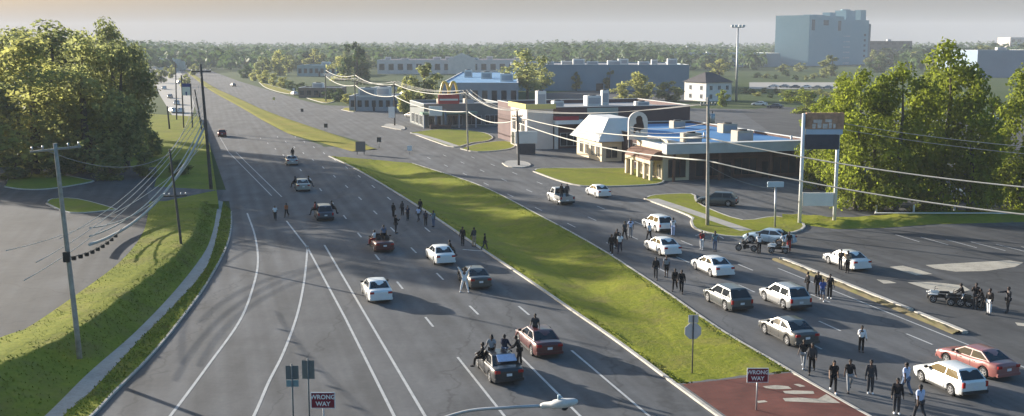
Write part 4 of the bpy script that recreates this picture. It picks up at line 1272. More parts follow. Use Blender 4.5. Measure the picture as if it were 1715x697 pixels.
# ================================================================== BUILDINGS
def m_wall(name, c, **k): return mat(name, c, k.pop('rough', .85), k.pop('var', .12), k.pop('scale', .35), bump=.05, **k)
BLUEROOF = m_wall('blue_grey_roof', (.105, .24, .44), rough=.85, scale=.15, spec=.04)
WHITEROOF = m_wall('white_roof', (.62, .62, .6), scale=.2)
GREYROOF = m_wall('grey_roof', (.3, .3, .31), scale=.2)
CREAM = m_wall('cream_render', (.62, .53, .38))
PINKW = m_wall('pinkish_render', (.6, .53, .48))
FASCIA = m_wall('fascia_white', (.55, .55, .53))
GREYW = m_wall('grey_wall', (.33, .34, .36))
BROWNROOF = m_wall('brown_awning', (.16, .085, .06))
MAROON = m_wall('maroon_wall', (.12, .075, .075))
UNIT = m_wall('roof_unit_paint', (.42, .37, .30), scale=2)
YELLOWT = m_wall('yellow_trim', (.62, .52, .18))

def bldg(name, label, cat, corner, rz=ROAD):
    return thing(name, label, cat, (corner.x, corner.y, 0), rz)

def shell(parent, x0, x1, y0, y1, h, wm, rm, name='wall', parapet=.5, t=.3, capm=None, z0=-.1):
    bm = BM()
    bx(bm, x0, x1, y0, y0 + t, z0, h); bx(bm, x0, x1, y1 - t, y1, z0, h)
    bx(bm, x0, x0 + t, y0 + t + .002, y1 - t - .002, z0, h); bx(bm, x1 - t, x1, y0 + t + .002, y1 - t - .002, z0, h)
    wo = obj(name, bm, wm, parent)
    bm = BM(); bx(bm, x0 + t + .002, x1 - t - .002, y0 + t + .002, y1 - t - .002, h - parapet - .25, h - parapet)
    ro = obj('roof', bm, rm, parent)
    bm = BM(); c = .06
    for q in ((x0 - c, x1 + c, y0 - c, y0 + t + c), (x0 - c, x1 + c, y1 - t - c, y1 + c), (x0 - c, x0 + t + c, y0 + t + c + .002, y1 - t - c - .002), (x1 - t - c, x1 + c, y0 + t + c + .002, y1 - t - c - .002)):
        bx(bm, *q, h + .002, h + .1)
    obj('coping', bm, capm or FASCIA, parent)
    return wo, ro

def unit(parent, x, y, z, sx, sy, sz, m=None):
    bm = BM(); bx(bm, x - sx/2, x + sx/2, y - sy/2, y + sy/2, z, z + sz, bevel=.05)
    o = obj('roof_unit', bm, m or UNIT, parent)
    bm = BM(); bx(bm, x - sx*.4, x + sx*.4, y - sy/2 - .03, y - sy/2 - .004, z + sz*.2, z + sz*.8); obj('grille', bm, GREYW, o)
    bm = BM()
    for k in range(12):
        pass
    tube(bm, [(x, y, z + sz), (x, y, z + sz + .18)], min(sx, sy) * .33, 14); obj('fan', bm, PLASTIC, o)
    return o

def window(parent, x0, x1, y, z0, z1, bars=2, gm=None, fm=None, axis='x', out=-1):
    """window on a wall that faces out along the other axis"""
    gm, fm = gm or SHOPGLASS, fm or FASCIA
    def b(bm, a0, a1, d0, d1, c0, c1):
        lo, hi = sorted((y + out * d0, y + out * d1))
        if axis == 'x': bx(bm, a0, a1, lo, hi, c0, c1)
        else: bx(bm, lo, hi, a0, a1, c0, c1)
    bm = BM(); b(bm, x0, x1, .003, .05, z0, z1); g = obj('window', bm, gm, parent)
    bm = BM(); w_ = .07
    b(bm, x0 - w_, x1 + w_, .053, .1, z1, z1 + w_); b(bm, x0 - w_, x1 + w_, .053, .12, z0 - w_, z0)
    for k in range(bars + 1):
        xx = x0 + (x1 - x0) * k / bars
        b(bm, xx - w_/2, xx + w_/2, .053, .09, z0 + .002, z1 - .002)
    obj('frame', bm, fm, g)
    return g

# --- near strip of shops with the blue roof
c0 = G(1110, 303)
B = bldg('shop_building', 'low shop row with pale blue roof and brown brick front behind the twin pole sign', 'shop', c0)
shell(B, 4, 25, 0, 44, 5.0, BROWNBRICK, BLUEROOF, parapet=.35)
shell(B, 0, 3.996, 0, 9.8, 5.0, CREAM, WHITEROOF, 'corner_wall', parapet=.35)
bm = BM(); bx(bm, -.25, 25.2, -1.7, -.07, 3.9, 5.25); bx(bm, -.3, 25.25, -1.76, -.06, 5.252, 5.34)
obj('canopy', bm, FASCIA, B)
for x in (1.0, 8, 16, 24.6):
    bm = BM(); bx(bm, x - .15, x + .15, -1.62, -1.32, 0, 3.898); obj('canopy_post', bm, BROWNROOF, B)
for x0, x1 in ((.8, 3.4), (5.0, 9.0), (11, 14.6), (17.2, 21)):
    window(B, x0, x1, 0, .5, 2.9, 3, fm=BROWNROOF)
for x in (10, 16, 23):
    bm = BM(); bx(bm, x - .5, x + .5, -.07, -.004, 0, 2.3); dd = obj('door', bm, SHOPGLASS, B)
    bm = BM(); bx(bm, x + .3, x + .36, -.11, -.072, .9, 1.3); obj('handle', bm, CHROME, dd)
# arched brown awning on the road side, glazed arches below it
bm = BM()
sec = [(0.0, 4.2), (-.9, 4.05), (-1.6, 3.6), (-2.0, 2.9)]
for (y0, y1) in ((.2, 9.6),):
    for i in range(3):
        (xa, za), (xb, zb) = sec[i], sec[i + 1]
        poly(bm, [(xa, y0, za), (xa, y1, za), (xb, y1, zb), (xb, y0, zb)])
    for yy in (y0, y1): poly(bm, [(x, yy, z) for x, z in sec] + [(0, yy, 2.9)])
    poly(bm, [(0, y0, 2.9), (0, y1, 2.9), (-2, y1, 2.9), (-2, y0, 2.9)])
obj('awning', bm, BROWNROOF, B)
bm = BM()
for y in (.3, 2.4, 4.8, 7.2, 9.3): bx(bm, -1.95, -1.55, y - .25, y + .25, 0, 2.898)
bx(bm, -1.93, -1.57, .06, 9.54, 2.4, 2.894)
obj('arcade', bm, CREAM, B)
for y0 in (.8, 3.0, 5.4, 7.8): window(B, y0, y0 + 1.2, 0, .4, 2.2, 2, axis='y', fm=CREAM)
for y0 in (13, 18, 39): window(B, y0, y0 + 3, 4, .6, 3.4, 3, axis='y')
# hut-like wing with a white mansard roof
shell(B, .5, 3.99, 26, 38.5, 3.2, CREAM, WHITEROOF, 'wing_wall', parapet=.1)
for y0 in (27, 29.6, 32.4, 35.2): window(B, y0, y0 + 1.5, .5, .7, 2.5, 2, axis='y', fm=CREAM)
window(B, 1.2, 3.2, 26, .6, 2.4, 2, fm=CREAM)
bm = BM()
q0 = [(-.5, 25, 3.35), (7.5, 25, 3.35), (7.5, 39.5, 3.35), (-.5, 39.5, 3.35)]
q1 = [(2.2, 27.6, 7.0), (6, 27.6, 7.0), (6, 37, 7.0), (2.2, 37, 7.0)]
for i in range(4): poly(bm, [q0[i], q0[(i+1)%4], q1[(i+1)%4], q1[i]])
poly(bm, q1); poly(bm, q0)
obj('mansard_roof', bm, WHITEROOF, B)
for (x, y, sx, sy, sz) in ((6.5, 5, 2.6, 2, 1.6), (15.3, 6, 2.6, 2.2, 1.7), (21, 22, 2.6, 2.2, 1.5), (17, 33, 2.2, 2, 1.3)):
    unit(B, x, y, 4.652, sx, sy, sz)
for x, y in ((9, 9), (13, 14), (18, 12), (22, 16), (23, 5)):
    bm = BM(); tube(bm, [(x, y, 4.6), (x, y, 5.5)], .16, 8); obj('roof_vent', bm, GALV, B)

# --- second shop row behind, maroon front
c1 = G(895, 250)
B = bldg('shop_building', 'maroon fronted flat shop row with pale corner tower and yellow cornice', 'shop', c1)
shell(B, 0, 31, 0, 26, 7.6, MAROON, GREYROOF, parapet=.7)
shell(B, -1.6, 3.4, -.6, 10.4, 7.3, PINKW, WHITEROOF, 'corner_wall', parapet=.4)
bm = BM()
bx(bm, -2.0, 3.8, -1.0, -.7, 7.42, 8.3); bx(bm, -2.0, -1.7, -.69, 10.8, 7.42, 8.3)
obj('cornice', bm, YELLOWT, B)
bm = BM(); bx(bm, 10.2, 16.3, -.16, -.01, 3.9, 7.4); obj('mural_panel', bm, m_wall('sage_panel', (.36, .38, .33)), B)
bm = BM(); bx(bm, 3.42, 9.2, -1.9, -.02, 4.6, 5.3); obj('sign_canopy', bm, WHITEM, B)
bm = BM(); bx(bm, 3.44, 8.0, -1.7, -.3, 5.31, 6.0); obj('sign_band', bm, m_wall('red_sign_band', (.35, .05, .06)), B)
bm = BM(); bx(bm, 9.22, 31, -.14, -.004, 3.0, 3.7); obj('fascia', bm, FASCIA, B)
for x in (3.9, 9.6, 17.5, 24, 30.6):
    bm = BM(); bx(bm, x - .3, x + .3, -1.2, -.6, 0, 4.58 if x < 9 else 2.98); obj('pier', bm, FASCIA, B)
for x0, x1 in ((5, 8.8), (10.5, 16.5), (18.4, 23.2), (25, 30)): window(B, x0, x1, 0, .5, 2.8, 3)
for y0 in (1, 4, 7): window(B, y0, y0 + 2, -1.6, 3.2, 5.2, 2, axis='y', fm=PINKW); 
for y0 in (.6, 4, 7.4): window(B, y0, y0 + 2.2, -1.6, .3, 2.6, 2, axis='y', fm=PINKW)
for (x, y, sx, sy, sz) in ((7, 8, 2, 2, 1.5), (17, 16, 3, 2.4, 2.0), (20, 17, 1.4, 1.2, 3.0), (5.2, 13, 1.8, 1.6, 3.2), (26, 12, 2.6, 2, .9)): unit(B, x, y, 6.902, sx, sy, sz, WHITEROOF)

# --- fast-food restaurant behind the arches sign
c2 = G(716, 216)
B = bldg('restaurant', 'low grey restaurant with green canopy behind the golden arches sign', 'restaurant', c2)
shell(B, 0, 19, 4, 22, 5.4, m_wall('dark_grey_wall', (.15, .165, .165)), GREYROOF, parapet=.6)
bm = BM(); bx(bm, -1, 12, .5, 3.9, 3.2, 3.7); obj('canopy', bm, m_wall('green_canopy', (.16, .25, .19)), B)
for x in (-.6, 3.5, 7.6, 11.6):
    bm = BM(); bx(bm, x - .15, x + .15, .8, 1.1, 0, 3.198); obj('canopy_post', bm, GREYW, B)
for x0 in (1, 5.6, 10.2, 14.6): window(B, x0, x0 + 3.4, 4, .5, 2.6, 3)
for y0 in (6, 11, 16): window(B, y0, y0 + 3.4, 0, .5, 2.6, 3, axis='y')
unit(B, 6, 12, 4.802, 2.4, 2, 1.4); unit(B, 13, 14, 4.802, 2.4, 2, 1.3)

# --- larger blocks farther away, each from the spots where its front meets the ground
def block(name, label, cat, px0, px1, yb, yt, depth, wm, rm, units=0, rows=1, cols=6, rz=0.0, door=True, parapet=.5, seed=1, group=None, wm2=None, win=True):
    p0 = G(px0, yb)
    Zc = p0.y
    x1 = (px1 - CX) / F * Zc * 1.0
    wdt = (x1 - p0.x) / max(.5, math.cos(rz) - math.sin(rz) * (px1 - CX) / F)
    h = CAM_H - (yt - YH) / F * Zc
    o = thing(name, label, cat, (p0.x, p0.y, 0), rz, group)
    shell(o, 0, wdt, 0, depth, h, wm, rm, parapet=parapet)
    r = random.Random(seed)
    if win:
        hh = h / rows
        for rr in range(rows):
            bm = BM()
            for k in range(cols):
                xa = wdt * (k + .22) / cols; xb = wdt * (k + .78) / cols
                g = BM(); bx(g, xa, xb, -.06, -.004, rr * hh + hh * .28, rr * hh + hh * .72)
                gg = obj('window', g, SHOPGLASS, o)
    for k in range(units):
        unit(o, wdt * (k + .5 + r.uniform(-.25, .25)) / units, depth * r.uniform(.08, .5), h - parapet + .002, r.uniform(2.5, 6), r.uniform(2.5, 4), r.uniform(1.4, 2.8), WHITEROOF)
    if door:
        bm = BM(); bx(bm, wdt * .48, wdt * .52, -.09, -.064, 0, min(3, h * .5)); obj('door', bm, PLASTIC, o)
    return o, wdt, h
BLUEGREY = m_wall('blue_grey_cladding', (.16, .24, .30), scale=.05)
block('warehouse', 'long blue grey warehouse with white rooftop units behind the maroon shop row', 'warehouse', 855, 1152, 152, 108, 70, BLUEGREY, GREYROOF, 11, 1, 5, win=False, seed=4)
block('store', 'wide store with a large pale blue roof behind the restaurant', 'store', 740, 868, 184, 138, 126, GREYW, m_wall('light_blue_roof', (.2, .35, .52), spec=.05, rough=.8, scale=.06), 3, 1, 8, seed=2, parapet=.15)
o, wdt, h = block('shopping_plaza', 'long pinkish white plaza with a pointed gable in the distance', 'plaza', 632, 880, 124, 100, 60, m_wall('plaza_render', (.66, .56, .53)), m_wall('plaza_roof', (.40, .27, .27)), 7, 1, 16, seed=3)
bm = BM()
for i, gx in enumerate((wdt * .57,)):
    p = [(gx - 9, -1.2, 0), (gx + 9, -1.2, 0), (gx + 9, -1.2, h + .5), (gx, -1.2, h + 4.5), (gx - 9, -1.2, h + .5)]
    qq = [(a_, 6, c_) for a_, _, c_ in p]
    poly(bm, p); poly(bm, qq)
    for i in range(5): poly(bm, [p[i], p[(i+1)%5], qq[(i+1)%5], qq[i]])
obj('gable', bm, m_wall('gable_render', (.7, .6, .54)), o)
block('warehouse', 'pale low warehouse beyond the white house, left of the tower block', 'warehouse', 1112, 1302, 112, 89, 90, m_wall('pale_blue_cladding', (.26, .31, .34), scale=.03), WHITEROOF, 3, 1, 6, win=False, seed=8)
block('store', 'teal roofed store behind the roadside trees in the distance', 'store', 498, 574, 128, 109, 40, m_wall('teal_wall', (.30, .36, .36)), m_wall('teal_roof', (.2, .34, .36), scale=.1), 1, 1, 8, seed=5)
block('store', 'small bluish roofed store far along the road on the right', 'store', 407, 436, 103, 90, 30, m_wall('pale_wall', (.5, .5, .48)), BLUEROOF, 1, 1, 4, seed=6)
block('office_building', 'pale distant office building with white front among trees above the blue grey warehouse', 'office', 905, 948, 96, 79, 30, m_wall('office_white', (.62, .6, .57)), WHITEROOF, 2, 2, 5, seed=7)
block('office_building', 'wide bluish distant office block among trees above the blue grey warehouse', 'office', 1112, 1165, 98, 79, 40, m_wall('office_blue', (.22, .27, .31)), GREYROOF, 2, 2, 7, seed=9)
block('office_building', 'dark brown office building right of the tower block', 'office', 1453, 1520, 103, 69, 40, m_wall('office_brown', (.06, .065, .06)), GREYROOF, 1, 4, 6, seed=10)
block('warehouse', 'blue grey shed seen through the right-hand trees', 'warehouse', 1635, 1760, 130, 84, 60, m_wall('shed_blue', (.2, .26, .34), scale=.04), GREYROOF, 1, 1, 5, win=False, seed=11)
block('office_building', 'pale flat topped building peeping over the wood at the right edge', 'office', 1690, 1745, 98, 63, 40, m_wall('office_pale', (.42, .38, .36)), WHITEROOF, 0, 3, 6, seed=12)
block('store', 'pale roadside store beside the far left trees', 'store', 262, 300, 118, 99, 25, m_wall('bright_wall', (.68, .66, .62)), WHITEROOF, 2, 1, 5, seed=13)
block('store', 'white flat roofed store far down the road past the pole sign', 'store', 380, 402, 106, 94, 25, m_wall('bright_wall', (.68, .66, .62)), WHITEROOF, 1, 1, 4, seed=14)
block('store', 'grey drive-in store with dark windows behind the roadside trees', 'store', 585, 668, 186, 160, 16, GREYW, WHITEROOF, 2, 1, 7, seed=15, parapet=.3)
block('store', 'brown fronted small shop left of the drive-in store', 'store', 500, 572, 164, 146, 14, m_wall('brown_front', (.2, .15, .12)), GREYROOF, 1, 1, 6, seed=16, parapet=.3)

# --- white house with dark hipped roof
p0 = G(1182, 170)
H_ = thing('house', 'white two storey house with dark hipped roof beside the tall lamp mast', 'house', (p0.x, p0.y, 0), RAD(28))
shell(H_, 0, 11, 0, 12, 6.2, m_wall('house_white', (.66, .64, .62)), GREYROOF, parapet=.1)
bm = BM()
e0 = [(-.6, -.6, 6.2), (11.6, -.6, 6.2), (11.6, 12.6, 6.2), (-.6, 12.6, 6.2)]
r0, r1 = (4.2, 6, 9.6), (6.8, 6, 9.6)
poly(bm, [e0[0], e0[1], r1, r0]); poly(bm, [e0[2], e0[3], r0, r1]); poly(bm, [e0[1], e0[2], r1]); poly(bm, [e0[3], e0[0], r0])
poly(bm, [(x, y, z + .004 - .01) for x, y, z in e0])
for v in bm.verts: v.co.z += .12
obj('hipped_roof', bm, m_wall('dark_shingle', (.07, .065, .07), scale=2), H_)
for x in (1.5, 5, 8.4):
    for z in (.9, 3.8): window(H_, x, x + 1.2, 0, z, z + 1.4, 2, fm=WHITEM)
for y in (2, 8):
    for z in (.9, 3.8): window(H_, y, y + 1.2, 0, z, z + 1.4, 2, axis='y', fm=WHITEM)

# --- tall tower block on the skyline
CONB = layered('tower_concrete', [(.3, (.20, .34, .39)), (.5, (.23, .37, .42)), (.72, (.26, .40, .45))], .02, .3, .35, rough=.9, bump=.05)
TRZ = RAD(48)
pt = G(1353, 111) + Vector((46 * 1.5 * math.cos(TRZ), 46 * 1.5 * math.sin(TRZ), 0))
Zt = pt.y
T = thing('tower_block', 'big blank blue grey tower block on the skyline', 'tower', (pt.x, pt.y, 0), TRZ)
T.scale = (1.5, .93, .93)
sc_ = Zt / F
hT = CAM_H + (YH - 27) * sc_
wl, wr = 75 * sc_ / math.sin(RAD(50)), 84 * sc_
# left face runs away along -X, right face along +X, built on its own axes
bm = BM(); bx(bm, -46, 0, 0, 36, 0, hT + 2.2, bevel=.15); bx(bm, .004, 40, 2.2, 34, 0, hT - .5, bevel=.15)
obj('wall', bm, CONB, T)
bm = BM(); bx(bm, 40.01, 47, 5, 33, 0, hT - 4); obj('stair_wing', bm, m_wall('tower_darker', (.16, .2, .22), scale=.05), T)
for (x0, x1, y0, y1, h_) in ((-12, -4, 6, 14, 6), (13, 27, 8, 20, 9), (32, 40, 6, 13, 10), (-30, -14, 10, 20, 3.4)):
    bm = BM(); bx(bm, x0, x1, y0, y1, hT - .4 if x0 > 0 else hT + 2.21, hT + h_); obj('penthouse', bm, CONB, T)
bm = BM(); tube(bm, [(20, 14, hT + 9), (20, 14, hT + 10.2)], 4.2, 20); obj('water_tank', bm, CONB, T)
DKC = m_wall('tower_window', (.075, .09, .10), scale=.2)
for x, wd, z0, z1 in ((-43, 4, hT - 12, hT - 2), (-28, 7, hT - 7, hT - 2), (-8, 4, hT - 12, hT - 2)):
    bm = BM(); bx(bm, x, x + wd, -.08, -.004, z0, z1); obj('window', bm, DKC, T)
for k in range(6):
    z = hT - 18 - 5.4 * k
    bm = BM(); bx(bm, 6.5, 12.6, 2.1, 2.19, z, z + 1.4); bx(bm, 3.2, 5.6, 2.1, 2.19, z, z + 1.4); obj('window', bm, m_wall('tower_pale', (.40, .46, .47), scale=.2), T)
    bm = BM(); bx(bm, 33, 36, 2.1, 2.19, z + 1, z + 3.4); obj('window', bm, DKC, T)

# ================================================================== POLES, SIGNS, WIRES
def pole(name, label, cat, base, top, r0, r1, m, arms=(), group=None, arm_dir=None):
    """tapered pole; arms: (height, half length, tilt)"""
    t = thing(name, label, cat, base, 0, group)
    d = Vector(top) - Vector(base)
    bm = BM(); tube(bm, [d * (i / 6) - Vector((0, 0, .3 if i == 0 else 0)) for i in range(7)], r0, 8, r1)
    obj('shaft', bm, m, t)
    ad = arm_dir or N
    for hh, hl, tilt in arms:
        c = d * (hh / d.z)
        a_ = c - ad * hl - Vector((0, 0, tilt)); b_ = c + ad * hl + Vector((0, 0, tilt))
        bm = BM(); tube(bm, [a_, b_], .08, 6); ao = obj('crossarm', bm, m, t)
        for s in (-.92, -.5, .5, .92):
            bm = BM(); q = c + ad * hl * s + Vector((0, 0, tilt * s + .07)); tube(bm, [q, q + Vector((0, 0, .22))], .05, 6)
            obj('insulator', bm, GALV, ao)
    return t, d

def top_at(base, px, py):
    """top of an upright object on the same distance plane"""
    a_, b_ = (px - CX) / F, (CY - py) / F
    dy = b_ * math.sin(TH) + math.cos(TH); dz = b_ * math.cos(TH) - math.sin(TH)
    t_ = base.y / dy
    return Vector((a_ * t_, base.y, CAM_H + dz * t_))

def wire(name, label, p, q, sag, r, m, group, n=18):
    p, q = Vector(p), Vector(q)
    bm = BM()
    pts = [p.lerp(q, i / n) - Vector((0, 0, sag * 4 * (i / n) * (1 - i / n))) for i in range(n + 1)]
    o = Vector(p); tube(bm, [x - o for x in pts], r, 5)
    ob = obj(name, bm, m); ob.location = o
    return tag(ob, label, 'cable', group)

# right-hand roadside utility poles
right = []
for lab, bpx, tpx, r, m in (
    ('tall grey utility pole on the grass island before the shop row', (1185, 379), (1186, 163), .2, WOOD),
    ('dark utility pole on the small kerbed island', (869, 278), (866, 186), .2, DARKWOOD),
    ('thin grey utility pole on the island before the restaurant', (784, 253), (781, 153), .16, WOOD),
    ('dark utility pole carrying a small white sign near the far shop entrance', (661, 211), (660, 138), .2, DARKWOOD),
    ('small dark utility pole by the grass strip, second farthest on the right', (595, 187), (594, 132), .2, DARKWOOD),
    ('farthest utility pole on the right of the road', (546, 171), (545, 124), .2, DARKWOOD)):
    b_ = G(*bpx); t_ = top_at(b_, *tpx)
    o, d = pole('utility_pole', lab, 'utility pole', b_, t_, r, r * .7, m, [(max(3, (t_.z - b_.z) - .8), .9, 0)], 'utility poles along the right side', N)
    right.append((b_, t_))
    if len(right) in (1, 2, 4):
        bm = BM(); q_ = d * .84 + Vector((.42, -.1, 0)); tube(bm, [q_ - Vector((0, 0, .55)), q_ + Vector((0, 0, .5))], .28, 12); tr_ = obj('transformer', bm, GALV, o)
        bm = BM(); tube(bm, [q_ + Vector((0, 0, .5)), q_ + Vector((0, 0, .75))], .05, 6); obj('bushing', bm, PLASTIC, tr_)
b_ = G(661, 211)
bm = BM(); q = top_at(b_, 656, 188); bx(bm, -.75, .75, -.06, .06, -1.3, 1.3); s_ = obj('pole_sign', bm, WHITEM); s_.location = (q.x, q.y - .3, q.z)
tag(s_, 'small white board fixed to the dark pole near the far shop entrance', 'sign')

# the two sagging bundles: upper and lower
def at_pole(i, py):
    b_, t_ = right[i]
    return top_at(b_, project(b_)[0], py)
UP = [at_pole(5, 118), at_pole(4, 126), at_pole(3, 141), at_pole(2, 155), at_pole(1, 184)]
LO = [at_pole(5, 128), at_pole(4, 143), at_pole(3, 161), at_pole(2, 187), at_pole(1, 200)]
labs = ['farthest span', 'second farthest span', 'span before the restaurant', 'span past the restaurant island']
for i in range(4):
    wire('cable_bundle', 'upper sagging cable bundle, ' + labs[i] + ' on the right roadside', UP[i], UP[i + 1], 1.1, .085, CABLE, 'cable bundles along the right side')
    wire('cable_bundle', 'lower sagging cable bundle, ' + labs[i] + ' on the right roadside', LO[i], LO[i + 1], 1.2, .10, CABLE, 'cable bundles along the right side')
for k_ in range(3):
    dz_ = Vector((0, 0, .75 + .35 * k_)); dx_ = N * (-.7 + .7 * k_)
    for i in range(4):
        wire('thin_wire', ('nearest', 'middle', 'outer')[k_] + ' thin wire above the cable bundles, ' + labs[i], right[5 - i][1] + dx_ + dz_ * .2, right[4 - i][1] + dx_ + dz_ * .2, 1.0, .03, THINW, 'thin wires above the right cable bundles')
    wire('thin_wire', ('nearest', 'middle', 'outer')[k_] + ' thin wire from the dark pole to the top of the tall grey pole', right[1][1] + dx_ + dz_ * .2, right[0][1] + dx_ - Vector((0, 0, .6)), .8, .025, THINW, 'thin wires above the right cable bundles')
A_hi, A_lo = at_pole(0, 231), at_pole(0, 269)
wire('cable_bundle', 'upper cable span between the dark pole and the tall grey pole', at_pole(1, 196), A_hi, .9, .08, CABLE, 'cable bundles along the right side')
wire('cable_bundle', 'lower cable span between the dark pole and the tall grey pole', at_pole(1, 206), A_lo, 1.0, .09, CABLE, 'cable bundles along the right side')
def far_end(p, px, py, Y):
    a_, b_2 = (px - CX) / F, (CY - py) / F
    dy = b_2 * math.sin(TH) + math.cos(TH); dz = b_2 * math.cos(TH) - math.sin(TH); t_ = Y / dy
    return Vector((a_ * t_, Y, CAM_H + dz * t_))
wire('cable_bundle', 'upper pale cable sweeping from the tall grey pole across the trees', A_hi, far_end(None, 1860, 326, 84), .7, .07, CABLE, 'cable bundles along the right side', 24)
wire('cable_bundle', 'lower pale cable sweeping from the tall grey pole past the twin pole sign', A_lo, far_end(None, 1860, 374, 84), .7, .075, CABLE, 'cable bundles along the right side', 24)
wire('thin_wire', 'upper thin wire across the right-hand trees', top_at(G(1397, 374), 1402, 205), far_end(None, 1850, 255, 100), .4, .035, CABLE, 'thin wires by the right trees')
wire('thin_wire', 'lower thin wire across the right-hand trees', top_at(G(1397, 374), 1402, 215), far_end(None, 1850, 268, 100), .4, .03, CABLE, 'thin wires by the right trees')
wire('thin_wire', 'thin wire sloping from the tall pole to the T-shaped post', at_pole(0, 276), top_at(G(1298, 381), 1298, 316), .5, .03, THINW, 'thin wires by the right trees')
for k in range(3):
    wire('thin_wire', ('top', 'middle', 'bottom')[k] + ' thin wire from the oval sign to the tall grey pole', top_at(G(1052, 288), 1052, 212 + 6 * k), at_pole(0, 206 + 10 * k), .5, .03, THINW, 'thin wires by the oval sign')

# left side: leaning poles and their cables
pb = GL(133, 592); pt_ = top_at(pb, 92, 240)
o, d = pole('utility_pole', 'leaning grey utility pole on the crest of the left bank', 'utility pole', pb, pt_, .17, .12, WOOD, [((pt_.z - pb.z) - .35, 1.35, .12)], 'utility poles along the left side')
bm = BM(); bx(bm, -.18, .18, -.35, -.12, -.3, .3, bevel=.03); e_ = obj('junction_box', bm, PLASTIC, o); e_.location = d * .47
pb2 = GL(304, 412); pt2 = top_at(pb2, 284, 250)
pole('utility_pole', 'thin dark pole on the left bank before the driveway', 'utility pole', pb2, pt2, .13, .09, DARKWOOD, [((pt2.z - pb2.z) * .52, 1.0, 0)], 'utility poles along the left side')
pb3 = G(354, 320, .4); pt3 = top_at(pb3, 336, 108)
pole('utility_pole', 'tall dark leaning pole where the left cables meet', 'utility pole', pb3, pt3, .24, .15, DARKWOOD, [((pt3.z - pb3.z) - .9, 1.2, 0)], 'utility poles along the left side')
pb4 = G(340, 226); pt4 = top_at(pb4, 326, 150)
pole('utility_pole', 'shorter dark pole just left of the tall leaning pole', 'utility pole', pb4, pt4, .2, .15, DARKWOOD, [], 'utility poles along the left side')
pb5 = GL(284, 216); pt5 = top_at(pb5, 280, 178)
pole('utility_pole', 'stubby dark pole on the lit grass by the left trees', 'utility pole', pb5, pt5, .2, .16, DARKWOOD, [], 'utility poles along the left side')
pb6 = G(296, 205); pt6 = top_at(pb6, 294, 106)
pole('utility_pole', 'slim pole left of the double pole sign', 'utility pole', pb6, pt6, .18, .12, DARKWOOD, [], 'utility poles along the left side')
mid3 = top_at(pb3, 341, 215)
nearL = far_end(None, -60, 560, 58)
for k, (dz_, r_, nm) in enumerate(((0, .15, 'thick pale cable bundle drooping across the dark trees to the left'), (.9, .07, 'thinner cable just above the thick pale bundle on the left'), (-1.0, .06, 'thin cable below the thick pale bundle on the left'))):
    wire('cable_bundle', nm, mid3 + Vector((0, 0, dz_)), far_end(None, 150, 410 - k * 14, 92) , 2.6, r_, CABLE, 'cables on the left side', 26)
for k_, (x_, y_, Y_, dz_, nm) in enumerate(((40, 470, 70, 1.6, 'top'), (60, 440, 74, 2.4, 'second'), (100, 400, 84, 3.2, 'third'), (10, 420, 76, -2.0, 'lowest'))):
    wire('thin_wire', nm + ' thin wire of the tangle left of the tall leaning pole', mid3 + Vector((0, 0, dz_)), far_end(None, x_, y_, Y_), 2.0, .03, CABLE, 'thin wires on the left side', 24)
wire('thin_wire', 'thin wire between the crossarms of the leaning grey pole and the thin dark pole', pt_ - Vector((1.0, 0, .2)), pt2 - Vector((0, 0, .4)), 1.2, .03, THINW, 'thin wires on the left side', 20)
wire('thin_wire', 'thin wire from the thin dark pole to the tall leaning pole', pt2 - Vector((0, 0, .3)), pt3 - Vector((0, 0, 1.5)), 1.2, .03, THINW, 'thin wires on the left side', 20)
gp = far_end(None, 206, 380, 88)
go = wire('service_cable', 'short dark cable with hanging clamps beside the leaning grey pole', top_at(pb, 110, 432), gp, .5, .03, PLASTIC, 'cables on the left side')
bm = BM()
p_, q_ = Vector((0, 0, 0)), gp - top_at(pb, 110, 432)
for k in range(9):
    c = p_.lerp(q_, .1 + .09 * k) - Vector((0, 0, .5 * 4 * (.1 + .09 * k) * (.9 - .09 * k) + .1)); bx(bm, c.x - .14, c.x + .14, c.y - .06, c.y + .06, c.z - .13, c.z + .13, bevel=.03)
obj('clamp', bm, PLASTIC, go)

# tall floodlight mast by the white house
mb = G(1233, 169); mt = top_at(mb, 1236, 46)
M_ = thing('lamp_mast', 'very tall grey floodlight mast beside the white house', 'lamp mast', mb)
bm = BM(); tube(bm, [(0, 0, 0), mt - mb], .42, 8, .26); obj('shaft', bm, GALV, M_)
bm = BM(); bx(bm, -2.1, 2.1, -.15, .15, -.1, .15); c_ = obj('lamp_bar', bm, GALV, M_); c_.location = mt - mb
for x in (-1.9, -.7, .7, 1.9):
    bm = BM(); bx(bm, x - .45, x + .45, -.5, .3, .16, .85, bevel=.06); obj('floodlight', bm, WHITEM, c_)

# twin pole pylon sign
s0, s1 = G(1339, 375), G(1397, 375)
P_ = thing('pylon_sign', 'tall twin pole sign with weathered orange top panel and dark panel below', 'sign', (s0 + s1) / 2, math.atan2(s1.y - s0.y, s1.x - s0.x))
wd = (s1 - s0).length / 2
zz = lambda y: top_at(s0, 1340, y).z
for s_ in (-1, 1):
    bm = BM(); tube(bm, [(s_ * wd, 0, -.2), (s_ * wd, 0, zz(190))], .19, 10); obj('post', bm, WHITEM, P_)
bm = BM(); bx(bm, -wd - .1 + .3, wd + .5, -.28, .28, zz(216), zz(189), bevel=.04); tp = obj('top_panel', bm, mat('weathered_orange', (.42, .24, .15), .7, .4, 1.5), P_)
bm = BM()
for x, z, a_, b_ in ((-.9, 203, .9, .35), (.35, 202, .7, .3), (-1.0, 211, .35, .5), (-.45, 210, .4, .55), (.1, 211, .5, .5), (.75, 210, .3, .6), (1.2, 211, .25, .5)): bx(bm, x, x + a_, -.29, -.283, zz(z) - b_ * .5, zz(z) + b_ * .5)
obj('faded_lettering', bm, mat('faded_lettering', (.58, .52, .48), .8, .3, 3), tp)
